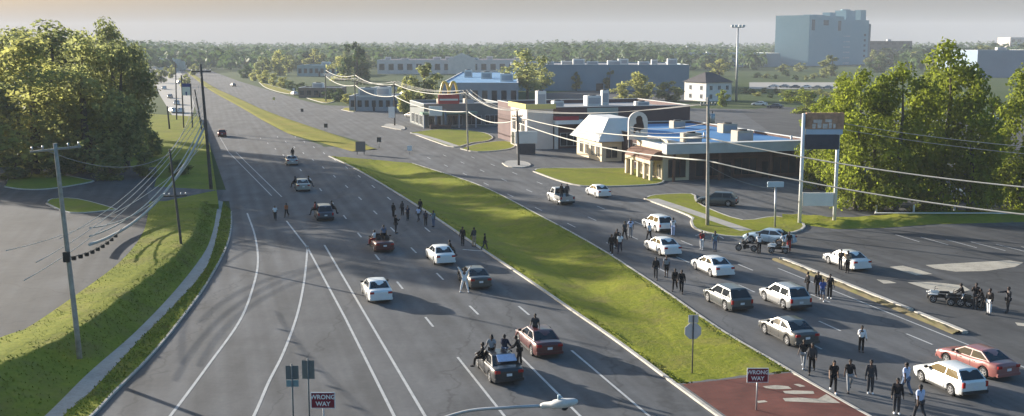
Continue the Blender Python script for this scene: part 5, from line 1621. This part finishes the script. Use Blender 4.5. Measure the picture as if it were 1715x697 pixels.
bm = BM(); bx(bm, -wd + .22, wd + .4, -.26, .26, zz(225), zz(216.5)); obj('light_band', bm, m_wall('pale_blue_band', (.42, .52, .62)), P_)
bm = BM(); bx(bm, -wd + .22, wd + .1, -.24, .24, zz(250), zz(225.5), bevel=.04); obj('dark_panel', bm, mat('slate_panel', (.045, .055, .075), .4, .2, 2), P_)
bm = BM(); bx(bm, -wd + .22, wd - .22, -.16, .16, zz(345), zz(323), bevel=.03); obj('white_panel', bm, m_wall('ivory_panel', (.78, .75, .68)), P_)

# T-shaped pale post by the blue car
tb = G(1298, 382); tt = top_at(tb, 1299, 309)
T2 = thing('banner_post', 'slim pale post with a small board across its top', 'post', tb)
bm = BM(); tube(bm, [(0, 0, -.1), tt - tb], .1, 8); obj('shaft', bm, GALV, T2)
bm = BM(); bx(bm, -.85, .85, -.12, .12, -.28, .28, bevel=.04); q = obj('board', bm, m_wall('pale_blue_board', (.5, .6, .66)), T2); q.location = tt - tb

# arches sign
ab = G(738, 216)
A_ = thing('arches_sign', 'roadside sign with golden double arches over a red board', 'sign', ab, RAD(8))
za = lambda y: top_at(ab, 738, y).z
bm = BM()
for s_ in (-1.1, 1.1): tube(bm, [(s_, 0, 0), (s_, 0, za(184))], .28, 10)
obj('post', bm, mat('blue_grey_steel', (.16, .19, .24), .5, .2, 2), A_)
bm = BM(); bx(bm, -.5, 4.3, -.4, .4, za(174), za(159), bevel=.06); rb = obj('board', bm, mat('sign_red', (.42, .06, .06), .5, .15, 1), A_)
bm = BM(); bx(bm, -.2, 4.0, -.41, -.402, za(168.5), za(165.5)); obj('white_band', bm, WHITEM, rb)
bm = BM(); bx(bm, -2.6, .4, -.3, .3, za(194), za(178), bevel=.05); obj('reader_board', bm, WHITEM, A_)
bm = BM()
for k in (0, 1):
    xs = 0.05 + 1.95 * k
    pts = []
    for i in range(25):
        t_ = i / 24 * 2 - 1
        pts.append(Vector((xs + .97 + .97 * t_ , 0, za(157) + (za(137.5) - za(157)) * (1 - abs(t_) ** 2.4))))
    tube(bm, pts, .27, 8)
obj('arches', bm, mat('arch_yellow', (.80, .55, .12), .45, .1, 2), A_)
bm = BM(); bx(bm, -2.4, 2.4, -.9, .9, 0, .9, bevel=.05); obj('planter', bm, BROWNBRICK, A_)

# oval sign with the dark emblem
ob_ = G(1053, 290)
O_ = thing('emblem_sign', 'arched white sign on two posts with a dark animal emblem', 'sign', ob_, RAD(10))
zo = lambda y: top_at(ob_, 1068, y).z
bm = BM(); tube(bm, [(0, 0, -.1), (0, 0, zo(232))], .16, 8); obj('post', bm, mat('dark_steel', (.06, .065, .08), .5, .2, 2), O_)
bm = BM(); tube(bm, [(2.35, 0, -.1), (2.35, 0, zo(232))], .16, 8); obj('post', bm, _mats['dark_steel'], O_)
zb_, ztop = zo(234), zo(187)
out = [(-.2, zb_), (2.75, zb_)]
rr = 1.475; zc_ = ztop - rr
for i in range(13):
    a_ = math.pi * i / 12; out.append((1.275 + rr * math.cos(a_), zc_ + rr * math.sin(a_)))
bm = BM()
fr = [bm.verts.new((x, -.2, z)) for x, z in out]; bk = [bm.verts.new((x, .2, z)) for x, z in out]
bm.faces.new(fr); bm.faces.new(bk)
for i in range(len(out)): bm.faces.new((fr[i], fr[(i+1)%len(out)], bk[(i+1)%len(out)], bk[i]))
sp_ = obj('panel', bm, m_wall('sign_white', (.68, .62, .58)), O_)
em = [(.55, .95), (.62, 1.5), (.5, 1.9), (.7, 2.25), (1.0, 2.35), (.95, 2.7), (.9, 3.1), (1.15, 3.45), (1.6, 3.5), (1.9, 3.2), (1.95, 2.75), (2.1, 2.3), (2.2, 1.8), (2.05, 1.5), (1.75, 1.45), (1.6, 1.2), (1.75, .95), (1.45, .95), (1.3, 1.35), (.95, 1.3), (.8, .95)]
sc2 = (ztop - zb_) / 4.1
bm = BM()
tr = tessellate_polygon([[Vector((x, y, 0)) for x, y in em]])
vs = [bm.verts.new((x, -.212, zb_ + y * sc2)) for x, y in em]
for t_ in tr: bm.faces.new([vs[i] for i in t_])
obj('emblem', bm, mat('emblem_dark', (.05, .028, .025), .7, .2, 2), sp_)

# monument sign with dark base
wb = G(881, 258)
W_ = thing('monument_sign', 'white letter board on a dark plinth beside the dark utility pole', 'sign', wb, RAD(6))
zw = lambda y: top_at(wb, 881, y).z
bm = BM(); bx(bm, -1.6, 1.6, -.5, .5, -.1, zw(241), bevel=.04); obj('plinth', bm, mat('dark_plinth', (.05, .05, .06), .7, .2, 2), W_)
bm = BM(); bx(bm, -1.95, 1.95, -.35, .35, zw(240.5), zw(220), bevel=.04); obj('board', bm, m_wall('board_white', (.6, .6, .58)), W_)

# red WRONG WAY signs
RED = mat('sign_red_sheet', (.20, .015, .03), .5, .15, 2)
def wrong_way(label, base, ztop_, wd, hh, lamp=False):
    o = thing('wrong_way_sign', label, 'road sign', base, 0, 'red wrong way signs')
    bm = BM(); bx(bm, -wd/2, wd/2, -.02, .02, ztop_ - hh, ztop_, bevel=.004); pl = obj('sign_plate', bm, WHITEM, o)
    bm = BM(); bx(bm, -wd/2 + .035, wd/2 - .035, -.026, -.0215, ztop_ - hh + .035, ztop_ - .035); obj('red_field', bm, RED, pl)
    for body, z, s in (('WRONG', ztop_ - hh * .3, .29), ('WAY', ztop_ - hh * .72, .29)):
        text_mesh('lettering', body, s, WHITEM, pl, Matrix.Translation((0, -.03, z)) @ Matrix.Rotation(RAD(90), 4, 'X'), .003, bold=.008, sx=1.0)
    bm = BM(); tube(bm, [(0, .06, -.2), (0, .06, ztop_ - .05)], .04, 8); obj('post', bm, GALV, o)
    return o
wb1 = far_end(None, 541, 672, 48); wrong_way('red wrong way sign beside the two dark sign backs', (wb1.x, 48, 0), far_end(None, 541, 657, 48).z, 1.13, .78)
wb2 = far_end(None, 1269, 630, 54); wrong_way('red wrong way sign standing on the red paving', (wb2.x, 54, .05), far_end(None, 1269, 618, 54).z, 1.12, .78)
SB = mat('sign_back', (.10, .125, .13), .6, .15, 2)
def sign_back(label, px, y0, y1, Y, wd, m, octo=False, extra=None):
    c = far_end(None, px, (y0 + y1) / 2, Y); z0, z1 = far_end(None, px, y1, Y).z, far_end(None, px, y0, Y).z
    o = thing('road_sign', label, 'road sign', (c.x, Y, -1.0 * (24.9 < c.x * N.x + Y * N.y < 32) * 0), 0)
    bm = BM()
    if octo:
        r = wd / 2 / math.cos(math.pi / 8); zc2 = z0 + wd / 2
        pr = [(r * math.cos(math.pi / 8 + k * math.pi / 4), zc2 + r * math.sin(math.pi / 8 + k * math.pi / 4)) for k in range(8)]
        f1 = [bm.verts.new((x, .02, z)) for x, z in pr]; f2 = [bm.verts.new((x, .05, z)) for x, z in pr]
        bm.faces.new(f1); bm.faces.new(f2)
        for k in range(8): bm.faces.new((f1[k], f1[(k+1)%8], f2[(k+1)%8], f2[k]))
        bx(bm, -wd * .3, wd * .3, .02, .05, z0 + wd + .02, z1)
    else:
        bx(bm, -wd/2, wd/2, .02, .05, z0, z1, bevel=.006)
    obj('sign_plate', bm, m, o)
    if extra: 
        bm = BM(); bx(bm, -wd * .48, wd * .48, .02, .05, z0 - extra, z0 - .03); obj('sub_plate', bm, mat('teal_plate', (.14, .24, .27), .6, .15, 2), o)
    bm = BM(); tube(bm, [(0, -.02, -.9 if octo else -.2), (0, -.02, z1 + (.12 if not octo else 0))], .04, 8); obj('post', bm, DARKWOOD if octo else SB, o)
sign_back('dark back of a road sign with a teal plate below it', 489, 613, 636, 50, .62, SB, extra=.36)
sign_back('dark back of a taller road sign, right of the one with the teal plate', 516, 604, 635, 50.3, .60, SB)
sign_back('grey back of an octagonal sign on the grass median', 1161, 528, 568, 60.5, .95, mat('grey_sign_back', (.55, .53, .51), .6, .12, 2), octo=True)
tn = G(604, 259)
o = thing('sign_board', 'tan board on legs at the end of the far median', 'sign', tn, RAD(5))
bm = BM(); bx(bm, -.85, .85, -.06, .06, .5, 2.3, bevel=.01); obj('board', bm, m_wall('tan_board', (.24, .2, .17)), o)
bm = BM()
for s_ in (-.6, .6): bx(bm, s_ - .06, s_ + .06, .062, .16, -.1, 2.1)
obj('leg', bm, DARKWOOD, o)
for px, yb, yt, lab, cm in ((546, 222, 207, 'small dark road sign in the dry far median', DARKWOOD), (635, 248, 230, 'small dark road sign just past the median opening', DARKWOOD), (686, 258, 244, 'small pale road sign on the far carriageway edge', WHITEM),
                        (459, 176, 163, 'small yellow road sign on the far median', YELLOWT), (506, 188, 182, 'tiny dark marker sign at the edge of the far median', DARKWOOD), (492, 160, 148, 'small white road sign at the far driveway', WHITEM)):
    b_ = G(px, yb); z1 = top_at(b_, px, yt).z
    o = thing('road_sign', lab, 'road sign', b_, 0)
    bm = BM(); bx(bm, -.4, .4, -.02, .02, z1 - .9, z1); obj('sign_plate', bm, cm, o)
    bm = BM(); tube(bm, [(0, .05, -.2), (0, .05, z1 - .1)], .05, 6); obj('post', bm, GALV, o)

# blue and white double pole sign on the left
hb = G(315, 219)
o = thing('pole_sign', 'blue and white square sign raised on two dark poles at left roadside', 'sign', hb, RAD(6))
zh = lambda y: top_at(hb, 315, y).z
for s_ in (-.95, .95):
    bm = BM(); tube(bm, [(s_, .2, -.2), (s_, .2, zh(126 if s_ < 0 else 140))], .16, 8); obj('post', bm, DARKWOOD, o)
bm = BM(); bx(bm, -.85, .85, -.12, .12, zh(160), zh(146), bevel=.03); pl = obj('panel', bm, WHITEM, o)
bm = BM(); bx(bm, -.85, .85, -.13, .13, zh(145.6), zh(140)); obj('blue_cap', bm, mat('sign_blue', (.05, .07, .25), .5, .1, 2), o)
bm = BM(); q_ = zh(160)
bx(bm, -.16, .16, -.14, -.124, q_ + .02, q_ + .8); obj('symbol', bm, _mats['sign_blue'], pl)

# cobra-head street lamp close to the camera
lt, le = far_end(None, 968, 673, 22.0), far_end(None, 905, 680, 22.2)
L_ = thing('street_lamp', 'cobra head street lamp seen from above at the bottom edge', 'street lamp', (le.x - 3.3, 22.6, 0))
org = Vector((le.x - 3.3, 22.6, 0))
bm = BM(); tube(bm, [(0, 0, 0), (0, 0, le.z - 1.4)], .12, 10, .08); obj('pole', bm, GALV, L_)
bm = BM(); tube(bm, smooth_line([(0, 0, le.z - 1.45), Vector((.5, 0, le.z - .75)), Vector((1.6, -.1, le.z - .25)), le - org - Vector((.7, 0, .04)), le - org], 6), .038, 8); obj('arm', bm, GALV, L_)
bm = BM()
L0 = (lt - le).length
dr = (lt - le).normalized()
for i, (s_, ww, hh) in enumerate(((0, .05, .05), (.08, .09, .09), (.3, .12, .12), (.6, .13, .11), (.85, .11, .09), (1.0, .03, .03))): pass
rings = []
sdv = Vector((0, 0, 1)).cross(dr).normalized()
for s_, ww, hh in ((0, .045, .045), (.06, .075, .07), (.3, .085, .075), (.34, .125, .1), (.6, .14, .11), (.88, .115, .085), (.97, .07, .05), (1.0, .02, .02)):
    c = le - org + dr * (L0 * s_)
    rings.append([bm.verts.new(c + sdv * math.cos(a_) * ww + Vector((0, 0, math.sin(a_) * hh))) for a_ in [k * math.pi / 6 for k in range(12)]])
for ra, rb_ in zip(rings, rings[1:]):
    for k in range(12): bm.faces.new((ra[k], ra[(k+1)%12], rb_[(k+1)%12], rb_[k]))
bm.faces.new(rings[0]); bm.faces.new(rings[-1])
lh = obj('lamp_head', bm, mat('lamp_paint', (.55, .54, .52), .5, .15, 6), L_, smooth=True)
bm = BM(); c = le - org + dr * L0 * .5; tube(bm, [c + Vector((0, 0, .1)), c + Vector((0, 0, .2))], .035, 8); obj('photocell', bm, mat('photocell_blue', (.3, .42, .5), .5, .1, 5), lh)
bm = BM(); c = le - org + dr * L0 * .64; tube(bm, [c - Vector((0, 0, .08)), c - Vector((0, 0, .15))], .1, 12, .05); obj('lens', bm, GLASS, lh)

# low rail fence along the right lot
o = thing('rail_fence', 'low pale rail fence on the verge below the right-hand trees', 'fence', G(1560, 356))
b0 = G(1560, 356)
bm = BM(); tube(bm, [G(1465, 357, .75) - b0, G(1560, 357, .75) - b0, G(1660, 357, .75) - b0, G(1790, 360, .75) - b0], .06, 6); obj('rail', bm, WHITEM, o)
for px in (1467, 1530, 1598, 1661, 1725):
    q_ = G(px, 358) - b0; bm = BM(); bx(bm, q_.x - .09, q_.x + .09, q_.y - .09, q_.y + .09, 0, 1.0); obj('post', bm, WHITEM, o)

# ================================================================== TREES
def crown_mesh(name, seed, blobs, leaves, size, m, w=1.0, h=1.0, scatter=.4):
    """leaf sprays on and inside a set of clumps; unit: metres"""
    r = random.Random(seed); bm = BM()
    tot = sum(b[3] ** 2 for b in blobs)
    for (cx, cy, cz, br) in blobs:
        k = int(leaves * br * br / tot)
        for _ in range(k):
            while True:
                d = Vector((r.gauss(0, 1), r.gauss(0, 1), r.gauss(0, 1)))
                if d.length > .01: break
            d.normalize()
            rad = br * (1 - scatter * r.random() ** 1.5 * 1.6 + r.uniform(-.08, .12))
            c = Vector((cx, cy, cz)) + Vector((d.x * rad, d.y * rad, d.z * rad * .82))
            nrm = (d + Vector((r.gauss(0, .6), r.gauss(0, .6), r.gauss(0, .6) + .35))).normalized()
            u = nrm.cross(Vector((r.uniform(-1, 1), r.uniform(-1, 1), r.uniform(-1, 1)))).normalized(); v = nrm.cross(u)
            s = size * r.uniform(.6, 1.4)
            pts = [c + u * s + v * s * .1, c + v * s * .55 + nrm * s * .12, c - u * s * .9, c - v * s * .6 - nrm * s * .1]
            bm.faces.new([bm.verts.new(p) for p in pts])
    me = bpy.data.meshes.new(name); bm.to_mesh(me); bm.free(); me.materials.append(m)
    return me

def blobs_for(seed, H, W, n, base=.25, topn=1.0):
    r = random.Random(seed); out = []
    for i in range(n):
        t = (i + .5) / n
        z = H * (base + (1 - base) * t * .92)
        env = W * math.sin(math.pi * (0.16 + .78 * t)) ** .8
        a = r.uniform(0, 6.28); q = env * r.uniform(.25, .8)
        br = W * r.uniform(.28, .46) * (1 - .35 * t)
        out.append((math.cos(a) * q, math.sin(a) * q, z - br * .3, br))
    return out

def trunk_mesh(name, seed, H, W, blobs, r0):
    r = random.Random(seed + 5); bm = BM()
    tube(bm, [(0, 0, -.6), (r.uniform(-.1, .1) * W * .3, r.uniform(-.1, .1) * W * .3, H * .3), (r.uniform(-.1, .1) * W, r.uniform(-.1, .1) * W, H * .62), (0, 0, H * .85)], [r0 * 1.25, r0, r0 * .6, r0 * .15], 8)
    for (cx, cy, cz, br) in blobs[:8]:
        z0 = max(H * .22, cz * .6)
        tube(bm, [(0, 0, z0), (cx * .45, cy * .45, (z0 + cz) * .52), (cx, cy, cz)], [r0 * .42, r0 * .28, r0 * .08], 5)
    me = bpy.data.meshes.new(name); bm.to_mesh(me); bm.free(); me.materials.append(BARK)
    return me

_tree = {}
def tree_kind(kind, seed, H, W, n, leaves, size, lm, base=.25, r0=.35):
    bl = blobs_for(seed, H, W, n, base)
    _tree[kind] = (crown_mesh('crown', seed, bl, leaves, size, LEAF[lm]), trunk_mesh('trunk', seed, H, W, bl, r0), H, W)

def tree(kind, label, loc, h=None, wid=None, rz=0.0, group=None, name='tree', lm=None):
    cr, tk, H, W = _tree[kind]
    o = thing(name, label, 'tree' if name == 'tree' else name.replace('_', ' '), loc, rz, group)
    s = (h / H) if h else 1; sw = (wid / (2 * W)) if wid else s
    o.scale = (sw, sw, s)
    c = link(bpy.data.objects.new('crown', cr), o)
    link(bpy.data.objects.new('trunk', tk), o)
    if lm:
        c.material_slots[0].link = 'OBJECT'; c.material_slots[0].material = LEAF[lm]
    return o

tree_kind('big1', 11, 22, 8.5, 26, 6800, .33, 'olive', .16, .5)
tree_kind('big2', 23, 22, 8.0, 24, 6800, .33, 'dark', .2, .5)
tree_kind('big3', 37, 22, 9.0, 28, 6800, .34, 'grey', .14, .5)
tree_kind('lit1', 41, 20, 6.4, 34, 7500, .27, 'fresh', .08, .32)
tree_kind('lit2', 53, 20, 5.6, 32, 6500, .27, 'fresh', .12, .3)
tree_kind('mid1', 61, 10, 4.4, 14, 1800, .36, 'olive', .15, .25)
tree_kind('mid2', 71, 10, 4.0, 13, 1800, .36, 'dark', .18, .25)
tree_kind('mid3', 83, 10, 5.2, 16, 1800, .40, 'far', .08, .25)
tree_kind('thin', 97, 14, 4.6, 20, 1500, .34, 'olive', .3, .22)

# --- the wood on the left
wood = [
    (62, 292, 44, 250, 'big1', 'broad olive tree at the front of the left wood'),
    (150, 290, 48, 210, 'big3', 'grey green tree in the middle of the left wood front'),
    (214, 284, 62, 120, 'big2', 'dark tree at the right end of the left wood front'),
    (100, 262, 28, 200, 'big2', 'dark topped tall tree rising behind the front of the left wood'),
    (200, 258, 22, 115, 'big2', 'tall dark tree with open crown at the right of the left wood'),
    (18, 258, 36, 190, 'big3', 'thin topped grey tree rising at the far left'),
    (-200, 268, 40, 220, 'big1', None),
    (160, 240, 40, 130, 'big3', 'half hidden tree deep in the left wood'),
    (-86, 302, 24, 150, 'big2', 'pale tree leaning in at the left edge above the lot'),
    (60, 236, 40, 140, 'big2', None), (-40, 240, 40, 160, 'big1', None), (-150, 240, 40, 160, 'big3', None), (-280, 262, 40, 220, 'big2', None),
    (226, 234, 66, 60, 'big2', 'slim dark tree at the right rim of the left wood'),
]
rt = random.Random(5)
for px, yb, yt, wpx, kind, lab in wood:
    b_ = G(px, yb, .7); z1 = top_at(b_, px, yt).z; s = F / b_.y
    tree(kind, lab or 'tree of the left wood standing outside the picture edge', b_, z1 - .7, wpx / s * 1.12, rt.uniform(0, 6.28), 'trees of the left wood')
# low growth along the foot of the wood
for i, (px, yb, wpx, hpx) in enumerate(((25, 300, 90, 45), (100, 296, 80, 40), (185, 300, 80, 44), (245, 296, 60, 44), (300, 292, 50, 26), (255, 262, 60, 50))):
    b_ = G(px, yb, .75); s = F / b_.y
    tree('mid3', ('bushy undergrowth shrub at the foot of the left wood, ' + ('far left', 'left of middle', 'right of middle', 'by its right end', 'nearest the tall leaning pole', 'behind the right end')[i]), b_, hpx / s, wpx / s, i * 1.3, 'shrubs at the foot of the left wood', 'shrub', 'dark')

# --- trees on the right
for px, yb, yt, wpx, kind, lab in (
    (1432, 352, 98, 120, 'lit1', 'bright green tree right behind the twin pole sign'),
    (1372, 318, 150, 80, 'lit1', 'leafy green tree filling the space behind the twin pole sign'),
    (1412, 300, 112, 90, 'lit2', 'green tree farther back, just right of the twin pole sign top'),
    (1408, 346, 128, 90, 'lit2', 'slimmer bright green tree showing between and left of the sign posts'),
    (1462, 340, 112, 110, 'lit1', 'bright green tree filling the gap right of the twin pole sign'),
    (1500, 356, 92, 130, 'lit2', 'bright green tree second from the twin pole sign'),
    (1575, 352, 46, 150, 'lit1', 'tallest bright green tree with a ragged top on the right'),
    (1622, 358, 92, 120, 'lit2', 'open crowned green tree right of the tallest one'),
    (1705, 352, 92, 130, 'lit1', 'green tree at the right edge of the picture'),
    (1790, 356, 80, 150, 'lit2', None),
    (1545, 318, 100, 120, 'lit2', 'green tree behind the tallest bright tree'),
    (1655, 330, 150, 90, 'lit1', 'lower green tree between the open crowned tree and the right edge tree')):
    b_ = G(px, yb); z1 = top_at(b_, px, yt).z; s = F / b_.y
    tree(kind, lab or 'green tree standing just outside the right edge', b_, z1, wpx / s * 1.1, rt.uniform(0, 6.28), 'trees along the right lot')
for px, yb, yt, wpx, lm, lab in ((1350, 190, 148, 70, 'fresh', 'low bright tree clump behind the blue roof'), (1325, 170, 150, 60, 'fresh', 'low hedge-like tree beyond the blue roof'), (1400, 300, 252, 60, 'fresh', 'low green tree seen between the twin sign posts'), (1470, 352, 300, 80, 'fresh', 'low leafy shrub right of the twin pole sign'), (1545, 355, 312, 80, 'fresh', 'low leafy shrub below the tallest bright tree')):
    b_ = G(px, yb); z1 = top_at(b_, px, yt).z; s = F / b_.y
    tree('mid3', lab, b_, z1, wpx / s, rt.uniform(0, 6.28), None, 'tree', lm)

# --- single trees in the middle distance
for px, yb, yt, wpx, kind, lm, lab in (
    (712, 182, 100, 78, 'mid1', 'dark', 'round dark tree left of the golden arches'),
    (680, 190, 128, 44, 'mid1', 'olive', 'olive tree beside the white sign board pole'),
    (884, 172, 78, 96, 'thin', 'grey', 'tall open pine-like tree behind the monument sign'),
    (905, 165, 96, 50, 'thin', 'grey', 'slim grey tree beside the pine-like tree'),
    (965, 152, 118, 22, 'mid2', 'grey', 'small round tree before the blue grey warehouse'),
    (1021, 152, 111, 24, 'mid2', 'dark', 'small dark round tree before the blue grey warehouse'),
    (1072, 168, 118, 72, 'mid3', 'olive', 'broad bushy tree behind the maroon shop row'),
    (1120, 170, 134, 60, 'mid3', 'dark', 'dark low bush between the bushy tree and the white house'),
    (1040, 168, 138, 40, 'mid3', 'olive', 'low bush at the left of the bushy tree'),
    (1205, 128, 96, 50, 'mid1', 'olive', 'round tree behind the white house'),
    (1210, 178, 148, 30, 'mid1', 'fresh', 'small bright tree in front of the white house'),
    (1392, 128, 90, 46, 'mid2', 'dark', 'round dark tree at the foot of the tower block'),
    (1340, 120, 104, 30, 'mid1', 'grey', 'small tree at the foot of the tower block, left of the round dark one'),
    (1312, 122, 106, 26, 'mid2', 'grey', 'small tree under the left corner of the tower block'),
    (1480, 112, 78, 56, 'mid2', 'dark', 'dark tree right of the tower block'),
    (1640, 118, 74, 90, 'mid3', 'dark', 'distant dark tree mass behind the tallest bright tree'),
    (598, 142, 66, 66, 'mid1', 'far', 'tall distant tree with a pointed top above the far shops'),
    (575, 135, 92, 60, 'mid3', 'olive', 'broad distant tree left of the pointed one'),
    (520, 118, 82, 60, 'mid3', 'far', 'broad distant tree above the teal roof'),
    (822, 178, 148, 60, 'mid3', 'grey', 'grey bush in front of the large pale blue roof'),
    (786, 210, 178, 26, 'mid1', 'olive', 'small tree beside the restaurant')):
    b_ = G(px, yb); z1 = top_at(b_, px, yt).z; s = F / b_.y
    tree(kind, lab, b_, z1, wpx / s, rt.uniform(0, 6.28), None, 'tree', lm)
# hedge-like trees along the far right roadside
for i in range(13):
    px = 412 + 15.5 * i; yb = 131 + 4.2 * i - .03 * i * i
    b_ = G(px, yb); s = F / b_.y
    tree('mid3', 'low roadside tree in the green row along the far right kerb', b_, rt.uniform(15, 24) / s, rt.uniform(24, 34) / s, rt.uniform(0, 6.28), 'low trees along the far right kerb', 'tree', rt.choice(['olive', 'far', 'olive']))
for i in range(16):
    px = 1248 + 10.5 * i; yb = 158 + rt.uniform(-3, 6); b_ = G(px, yb); s = F / b_.y
    tree('mid3', 'dark hedge shrub in the row below the pale lot by the tower block', b_, rt.uniform(7, 11) / s, rt.uniform(14, 22) / s, i, 'hedge shrubs below the tower block', 'shrub', rt.choice(['dark', 'far', 'olive']))
for i in range(9):
    px = 1268 + 16 * i; yb = 130 + rt.uniform(-6, 5); b_ = G(px, yb); s = F / b_.y
    tree(rt.choice(['mid1', 'mid2']), 'small tree in the row at the foot of the tower block', b_, rt.uniform(7, 12) / s, rt.uniform(14, 22) / s, i, 'small trees at the foot of the tower block', 'tree', rt.choice(['dark', 'far', 'grey']))
# scattered distant trees, singly
cnt = 0
for i in range(290):
    yb = 86 + 44 * rt.random() ** 1.7
    px = rt.uniform(270, 1715)
    if 1285 < px < 1460 and yb > 92: continue
    if 630 < px < 880 and yb > 101: continue
    if 850 < px < 1290 and yb > 108: continue
    if 270 < px < 420 and yb > 98: continue
    b_ = G(px, yb); s = F / b_.y
    tree(rt.choice(['mid1', 'mid2', 'mid3']), 'distant tree scattered among the far roofs', b_, rt.uniform(10, 17), rt.uniform(10, 20), rt.uniform(0, 6.28), 'distant trees among the roofs', 'tree', rt.choice(['far', 'dark', 'grey', 'olive']))
for i in range(14):
    px = 262 + 7.5 * i + rt.uniform(-4, 4); yb = 100 + rt.uniform(-6, 46)
    if px > 330: yb = 96 + rt.uniform(-3, 5)
    b_ = G(px, yb); s = F / b_.y
    tree(rt.choice(['mid1', 'mid2']), 'small hazy tree beside the lots at the far left roadside', b_, rt.uniform(6, 9), rt.uniform(6, 9), 0, 'hazy trees at the far left roadside', 'tree', 'grey')

# --- the wooded horizon: one mass nobody could count
r = random.Random(99); bm = BM()
for i in range(6500):
    dist = r.uniform(820, 2500); ang = r.uniform(-.66, .66)
    if .225 < ang < .345 and dist < 1250: continue
    x, y = dist * math.sin(ang), dist * math.cos(ang)
    h = r.uniform(11, 17) + (dist - 820) / 1680 * 9.0 + 3.5 * math.sin(ang * 23) * math.sin(ang * 7 + 1)
    h = max(8, h) * r.choice((.85, .95, 1, 1, 1.06, 1.14)); wd = r.uniform(8, 15)
    for k in range(16):
        d = Vector((r.gauss(0, 1), r.gauss(0, 1), r.gauss(0, 1))).normalized()
        c = Vector((x, y, h * .56)) + Vector((d.x * wd * .5, d.y * wd * .5, d.z * h * .42))
        nrm = (d + Vector((r.gauss(0, .5), r.gauss(0, .5), .5))).normalized()
        u = nrm.cross(Vector((r.uniform(-1, 1), r.uniform(-1, 1), r.uniform(-1, 1)))).normalized(); v = nrm.cross(u)
        s = r.uniform(1.8, 3.8)
        bm.faces.new([bm.verts.new(q) for q in (c + u * s, c + v * s * .7, c - u * s, c - v * s * .7)])
o = obj('woodland', bm, LEAF['far'])
tag(o, 'dark wooded belt along the horizon', 'woodland', kind='stuff')
# small far houses that show pale among the woods
for i in range(44):
    px = rt.uniform(400, 1290); yb = rt.uniform(85, 101)
    if 1290 < px < 1460: continue
    b_ = G(px, yb)
    o = thing('house', 'small pale house showing among the distant woods', 'house', b_, rt.uniform(-.5, .9), 'pale houses among the distant woods')
    wd, dp, hh = rt.uniform(14, 34), 12, rt.uniform(5, 9)
    bm = BM(); bx(bm, -wd/2, wd/2, 0, dp, 0, hh); obj('wall', bm, rt.choice([m_wall('office_white', (.62, .6, .57)), m_wall('pale_wall', (.5, .5, .48))]), o)
    bm = BM(); poly(bm, [(-wd/2 - .5, -.5, hh), (wd/2 + .5, -.5, hh), (wd/2 + .5, dp/2, hh + 3), (-wd/2 - .5, dp/2, hh + 3)]); poly(bm, [(-wd/2 - .5, dp + .5, hh), (wd/2 + .5, dp + .5, hh), (wd/2 + .5, dp/2, hh + 3), (-wd/2 - .5, dp/2, hh + 3)])
    for s_ in (-1, 1): poly(bm, [(s_ * wd/2, -.3, hh + .05), (s_ * wd/2, dp + .3, hh + .05), (s_ * wd/2, dp/2, hh + 2.9)])
    obj('roof', bm, rt.choice([GREYROOF, m_wall('plaza_roof', (.40, .27, .27)), WHITEROOF]), o)
    bm = BM()
    for k in range(4): bx(bm, -wd/2 + wd * (k + .25) / 4, -wd/2 + wd * (k + .7) / 4, -.06, -.004, hh * .3, hh * .7)
    obj('window', bm, SHOPGLASS, o)

# ================================================================== AIR
HZ = bpy.data.materials.new('haze_air'); HZ.use_nodes = True
n_ = HZ.node_tree; n_.nodes.remove(n_.nodes['Principled BSDF'])
pv = n_.nodes.new('ShaderNodeVolumePrincipled')
pv.inputs['Color'].default_value = (.78, .85, .96, 1); pv.inputs['Density'].default_value = HAZE_DENSITY; pv.inputs['Anisotropy'].default_value = 0.0
n_.links.new(pv.outputs[0], n_.nodes['Material Output'].inputs['Volume'])
bm = BM(); bx(bm, -3900, 3900, -1300, 3900, -1.8, 95)
o = obj('haze', bm, HZ); tag(o, 'thin evening haze over the whole place', 'haze', kind='stuff')
